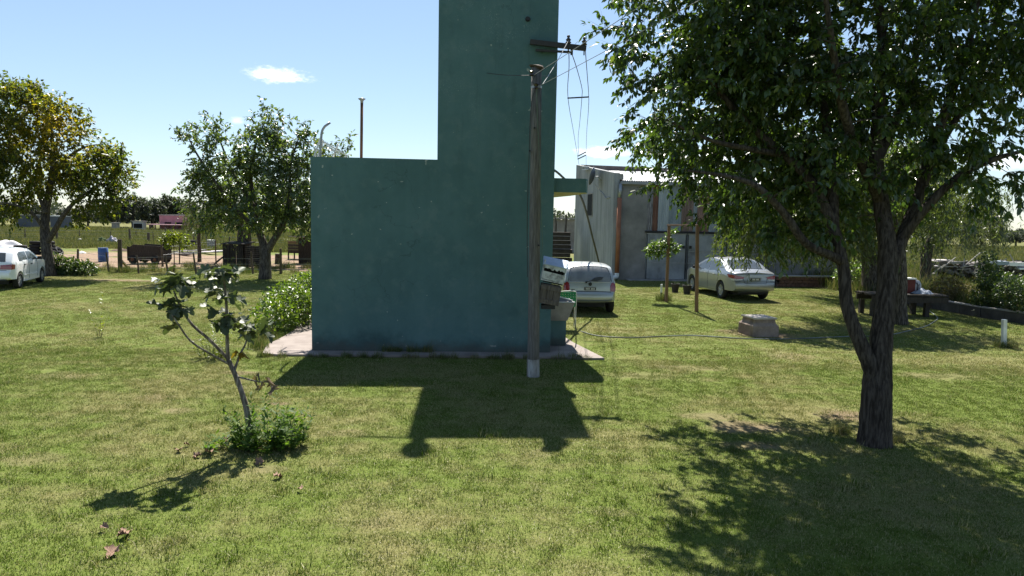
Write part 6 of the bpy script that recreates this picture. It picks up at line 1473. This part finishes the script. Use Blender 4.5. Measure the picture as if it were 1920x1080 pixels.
p = onb(1702, .2); cr = thing('red_crate', p, 'dull red crate with pale top standing on the workbench', 'crate'); redm = pm('dull_red', (.13, .03, .024), 5, .7)
m = MB(); m.box(p + Vector((0, 0, .21)), (.27, .3, .42)); m.build('body', redm, cr, bevel=.015); m = MB(); m.box(p + Vector((-.0, 0, .445)), (.3, .33, .045)); m.build('lid', white, cr)
p = onb(1716, .25); sk2 = thing('striped_sack', p, 'striped white and dark sack standing beside the red crate on the workbench', 'sack')
MB().lathe([(.13, 0), (.16, .08), (.15, .25), (.11, .36), (.05, .40)], 14, Matrix.Translation(p)).build('cloth', pm('sack_stripe', [(0.44, (.07, .065, .07)), (.5, (.5, .49, .5))], 3, .9, stretch=(7, 7, .7)), sk2, smooth=True)
mound('grey_cloth', onb(1729, -.1), .28, .22, .14, pm('cloth_grey', (.24, .27, .33), 8, .8, .4, 20), 'x', 'cloth', 4, 12)
o = COL.objects[-1]
for v in o.data.vertices: v.co.z += zt2
tag(o, 'crumpled blue grey cloth on the right half of the workbench', 'cloth')
# low garden wall
g0, g1, g2 = gp(1935, 609.5), gp(1842, 595.5), gp(1768, 582)
gw_ = thing('garden_wall', g1, 'long low dark block wall at the right edge of the lawn', 'wall')
hwl = at(1842, 577, g1.y).z
gwm = pm('dark_block', [(0.3, (.045, .04, .037)), (.6, (.085, .077, .07)), (.8, (.13, .12, .11))], 2.5, .95, .6, 20)
pts = [g0 + (g0 - g1).normalized() * 4, g0, g1, g2, g2 + (g2 - g1).normalized() * 2.5]
for a, b in zip(pts[:-1], pts[1:]):
    nb = max(2, int((b - a).length / .6))
    for i in range(nb):
        p, q = a.lerp(b, i / nb), a.lerp(b, (i + .985) / nb); m = MB(); h = hwl * rnd.uniform(.97, 1.0); m.beam(p + Vector((0, 0, h / 2 - .03)), q + Vector((0, 0, h / 2 - .03)), .2, h + .06); m.build('block', gwm, gw_, bevel=.01)
    m = MB(); m.beam(a + Vector((0, 0, hwl + .02)), b + Vector((0, 0, hwl + .02)), .23, .035, jit=.004); m.build('coping', conc, gw_)
# junk row
JK = [(1752, 1775, 487.5, .10, 'pale_plank', 'long pale board on the junk row left part'), (1745, 1788, 499, .08, 'pale_plank', 'wide pale sheet lower on the junk row behind the silvery willow'), (1773, 1798, 492, .12, 'grey_plank', 'grey board jutting from the junk row middle'), (1884, 1920, 495, .16, 'white', 'white panel on the junk row at the right edge'), (1902, 1935, 503, .1, 'white', 'narrow white panel lower at the right edge of the junk row'), (1858, 1882, 493, .2, 'blue', 'pale blue sheet in the junk row left of the white panel')]
Yj = 36.0
mt = {'pale_plank': pk[0], 'grey_plank': pk[1], 'white': white, 'blue': pm('junk_blue', (.22, .27, .32), 4, .6)}
for i, (a, b, py, th_, k, lab) in enumerate(JK):
    p, q = at(a, py, Yj - i * .15), at(b, py + .4, Yj - i * .15); o = MB().beam(p, q, .7, th_, jit=.03).build('junk_board', mt[k]); tag(o, lab, 'board', 'boards on the junk row')
rr = random.Random(77)
jh = thing('scrap_heap', gp(1830, 520), 'long low heap of dark scrap and rubble beyond the weeds on the right', 'scrap heap')
m = MB()
for i in range(260):
    px = rr.uniform(1740, 1960); p = at(px, rr.uniform(492, 517), Yj + rr.uniform(-.6, .8)); p.z = max(p.z, .05)
    m.box(p, (rr.uniform(.1, .5), rr.uniform(.1, .4), rr.uniform(.06, .25)), Matrix.Rotation(rr.uniform(-.6, .6), 3, 'Y') @ Matrix.Rotation(rr.uniform(0, 3), 3, 'Z'))
x0, x1 = at(1740, 500, Yj).x, at(1965, 500, Yj).x
m.build('rubble', pm('rubble', [(0.35, (.05, .045, .045)), (.55, (.12, .11, .105)), (.75, (.24, .23, .22))], 5, .9, .4, 20), jh, kind='stuff')
m = MB()
for i in range(16):
    p = at(rr.uniform(1745, 1930), rr.uniform(495, 515), Yj - .8); d = Vector((rr.uniform(-1, 1), rr.uniform(-.3, .3), rr.uniform(-.2, .6))).normalized() * rr.uniform(.5, 1.3); m.beam(p, p + d, .04, .04)
m.build('sticks', pk[1], jh, kind='stuff')
for a, b, lab in (((1843, 522), (1826, 512), 'pale bent stick leaning in the weeds right of the brown bush'), ((1803, 566), (1793, 541), 'longest pale stick standing in the weeds before the junk'), ((1812, 560), (1801, 549), 'short pale stick crossing low weeds by the garden wall'), ((1745, 530), (1741, 515), 'white stick beside the silvery willow trunk')):
    p = gp(a[0], a[1] + 10); tag(MB().tube([p, at(*a, p.y), at(*b, p.y)], [.02, .02, .014], 6).build('dry_stick', pk[0]), lab, 'stick', 'pale sticks in the weeds')

# ------------------------------------------------------------------ far background
lm_far = leafmat('far_leaf', [(0.0, (.032, .042, .034)), (.6, (.048, .060, .046)), (1.0, (.065, .078, .058))], .2, .6, .3)  # distance haze put into both far leaf colours as a dusty grey
lm_far2 = leafmat('far_leaf_pale', [(0.0, (.035, .045, .032)), (1.0, (.065, .075, .05))], .25, .6, .3)
FT = [(250, 418, 362, 62, 118, 0, 'tall dark tree with domed crown far behind the dirt yard'), (285, 418, 372, 44, 122, 0, 'dark tree right of the domed one far behind the yard'), (213, 418, 376, 50, 125, 0, 'dark broad tree far behind the blue barrel'), (318, 418, 366, 36, 140, 1, 'greyish slender far tree above the pink building left end'), (345, 416, 374, 44, 145, 1, 'pale feathery far tree above the pink building'), (165, 418, 384, 42, 130, 1, 'pale far tree between the yellowing tree and barrel'), (130, 418, 390, 40, 135, 0, 'low dark far tree just right of the yellowing trunk'), (50, 416, 372, 54, 128, 0, 'dark far tree seen left of the yellowing trunk'), (5, 416, 378, 52, 132, 0, 'dark far tree at the left edge beyond the meadow'), (1905, 456, 431, 34, 120, 0, 'dark low far tree at the right edge horizon'), (1880, 456, 440, 30, 126, 0, 'smaller far tree left of the right edge horizon one'), (1938, 456, 428, 34, 124, 0, 'far tree cut by the right frame edge')]
for i, (px, by, ty, wpx, Yf_, k, lab) in enumerate(FT):
    p = gp(px, by); p = Vector((at(px, by, Yf_).x, Yf_, 0)); H = at(px, ty, Yf_).z; rx = wpx / 2 / F * Yf_; 
    tree('far_tree', p, lab, 'tree', [([p, p + Vector((0, 0, H * .35)), p + Vector((.2, 0, H * .7))], [H * .05, H * .04, H * .015])],
         [((p.x, p.y, H * .62), (rx, rx, H * .36), 1), ((p.x - rx * .5, p.y, H * .5), (rx * .55, rx * .6, H * .3), .5), ((p.x + rx * .45, p.y, H * .52), (rx * .6, rx * .6, H * .3), .5)], 170, 3, 7, H * .11, H * .07, lm_far2 if k else lm_far, 100 + i, bark_d, group='trees beyond the meadow', twr=0, ns=6, droop=.2)
rng = np.random.default_rng(5); n = 34000
az = rng.uniform(-.95, 1.0, n); Yt_ = rng.uniform(165, 260, n); hgt = 4.4 + 1.6 * np.sin(az * 23) + 1.2 * np.sin(az * 57 + 1) + .8 * np.sin(az * 131)
pos = np.stack([az * Yt_, Yt_, np.abs(rng.random(n)) * hgt], 1)
V, T_, vals = leaves(pos, rng.normal(size=(n, 3)), rng.normal(size=(n, 3)), rng.uniform(.6, 1.4, n), SLIM * np.array([3, 1, 1]), SLIM_T, rng, rng.random(n))
tag(link('far_treeline', mesh_np('far_treeline', V, T_, lm_far, vals)), 'haze tinted line of far woods along the horizon', kind='stuff')
# pink building and grey sheds far off on the left
Yp_ = 112
def far_block(name, label, cat, px0, px1, py0, py1, Y, mat, depth, roofm, wins=()):
    a, b = at(px0, 418, Y).x, at(px1, 418, Y).x; h = at((px0 + px1) / 2, py0, Y).z; z0 = max(0, at((px0 + px1) / 2, py1, Y).z)
    o = thing(name, ((a + b) / 2, Y, 0), label, cat)
    MB().box(((a + b) / 2, Y + depth / 2, h / 2), (b - a, depth, h)).build('wall', mat, o); MB().box(((a + b) / 2, Y + depth / 2, h + .08), (b - a + .2, depth + .2, .16)).build('roof', roofm, o)
    for (u, v, w_, h_) in wins: MB().box((a + (b - a) * u, Y - .02, h * v), (w_, .06, h_)).build('window', dark_in, o)
    return o
pink = pm('pink_render', (.40, .20, .22), 1, .9); dkr = pm('dark_roof', (.10, .055, .06), 1, .8)
o = far_block('pink_building', 'long pink flat building far beyond the meadow on the left', 'building', 299, 352, 404.5, 420, Yp_, pink, 8, conc, ((.3, .45, 1, .5), (.7, .45, 1, .5)))
a, b = at(281, 418, Yp_ - 2).x, at(352, 418, Yp_ - 2).x; z = at(310, 421.5, Yp_ - 2).z
MB().box(((a + b) / 2, Yp_ - 1.6, max(z, .9) + .0), (b - a, 3, .14)).build('porch_roof', pm('pink_roof', (.42, .24, .26), 1, .8), o)
for k in range(7): MB().box((a + (b - a) * (k + .5) / 7, Yp_ - 2.9, .45), (.15, .15, .9)).build('porch_post', dkr, o)
far_block('far_shed', 'grey blue low shed far off seen left of the yellowing trunk', 'shed', 30, 58, 404, 420, 105, pm('blue_grey_wall', (.10, .11, .13), 1, .9), 2, conc)
far_block('far_shed', 'grey blue low shed far off seen right of the yellowing trunk', 'shed', 94, 120, 406, 420, 105, pm('blue_grey_wall_b', (.11, .12, .14), 1, .9), 2, zinc)
far_block('white_hut', 'tiny white hut far off left of the pink building', 'hut', 209, 219, 419, 426, 108, conc, .8, conc)
far_block('white_hut', 'tiny white hut nearest to the pink building on its left', 'hut', 249, 268, 416, 426, 110, pm('hut_white', (.4, .4, .4), 1, .9), 1, conc, ((.35, .5, .8, .7), (.75, .5, .5, .7)))
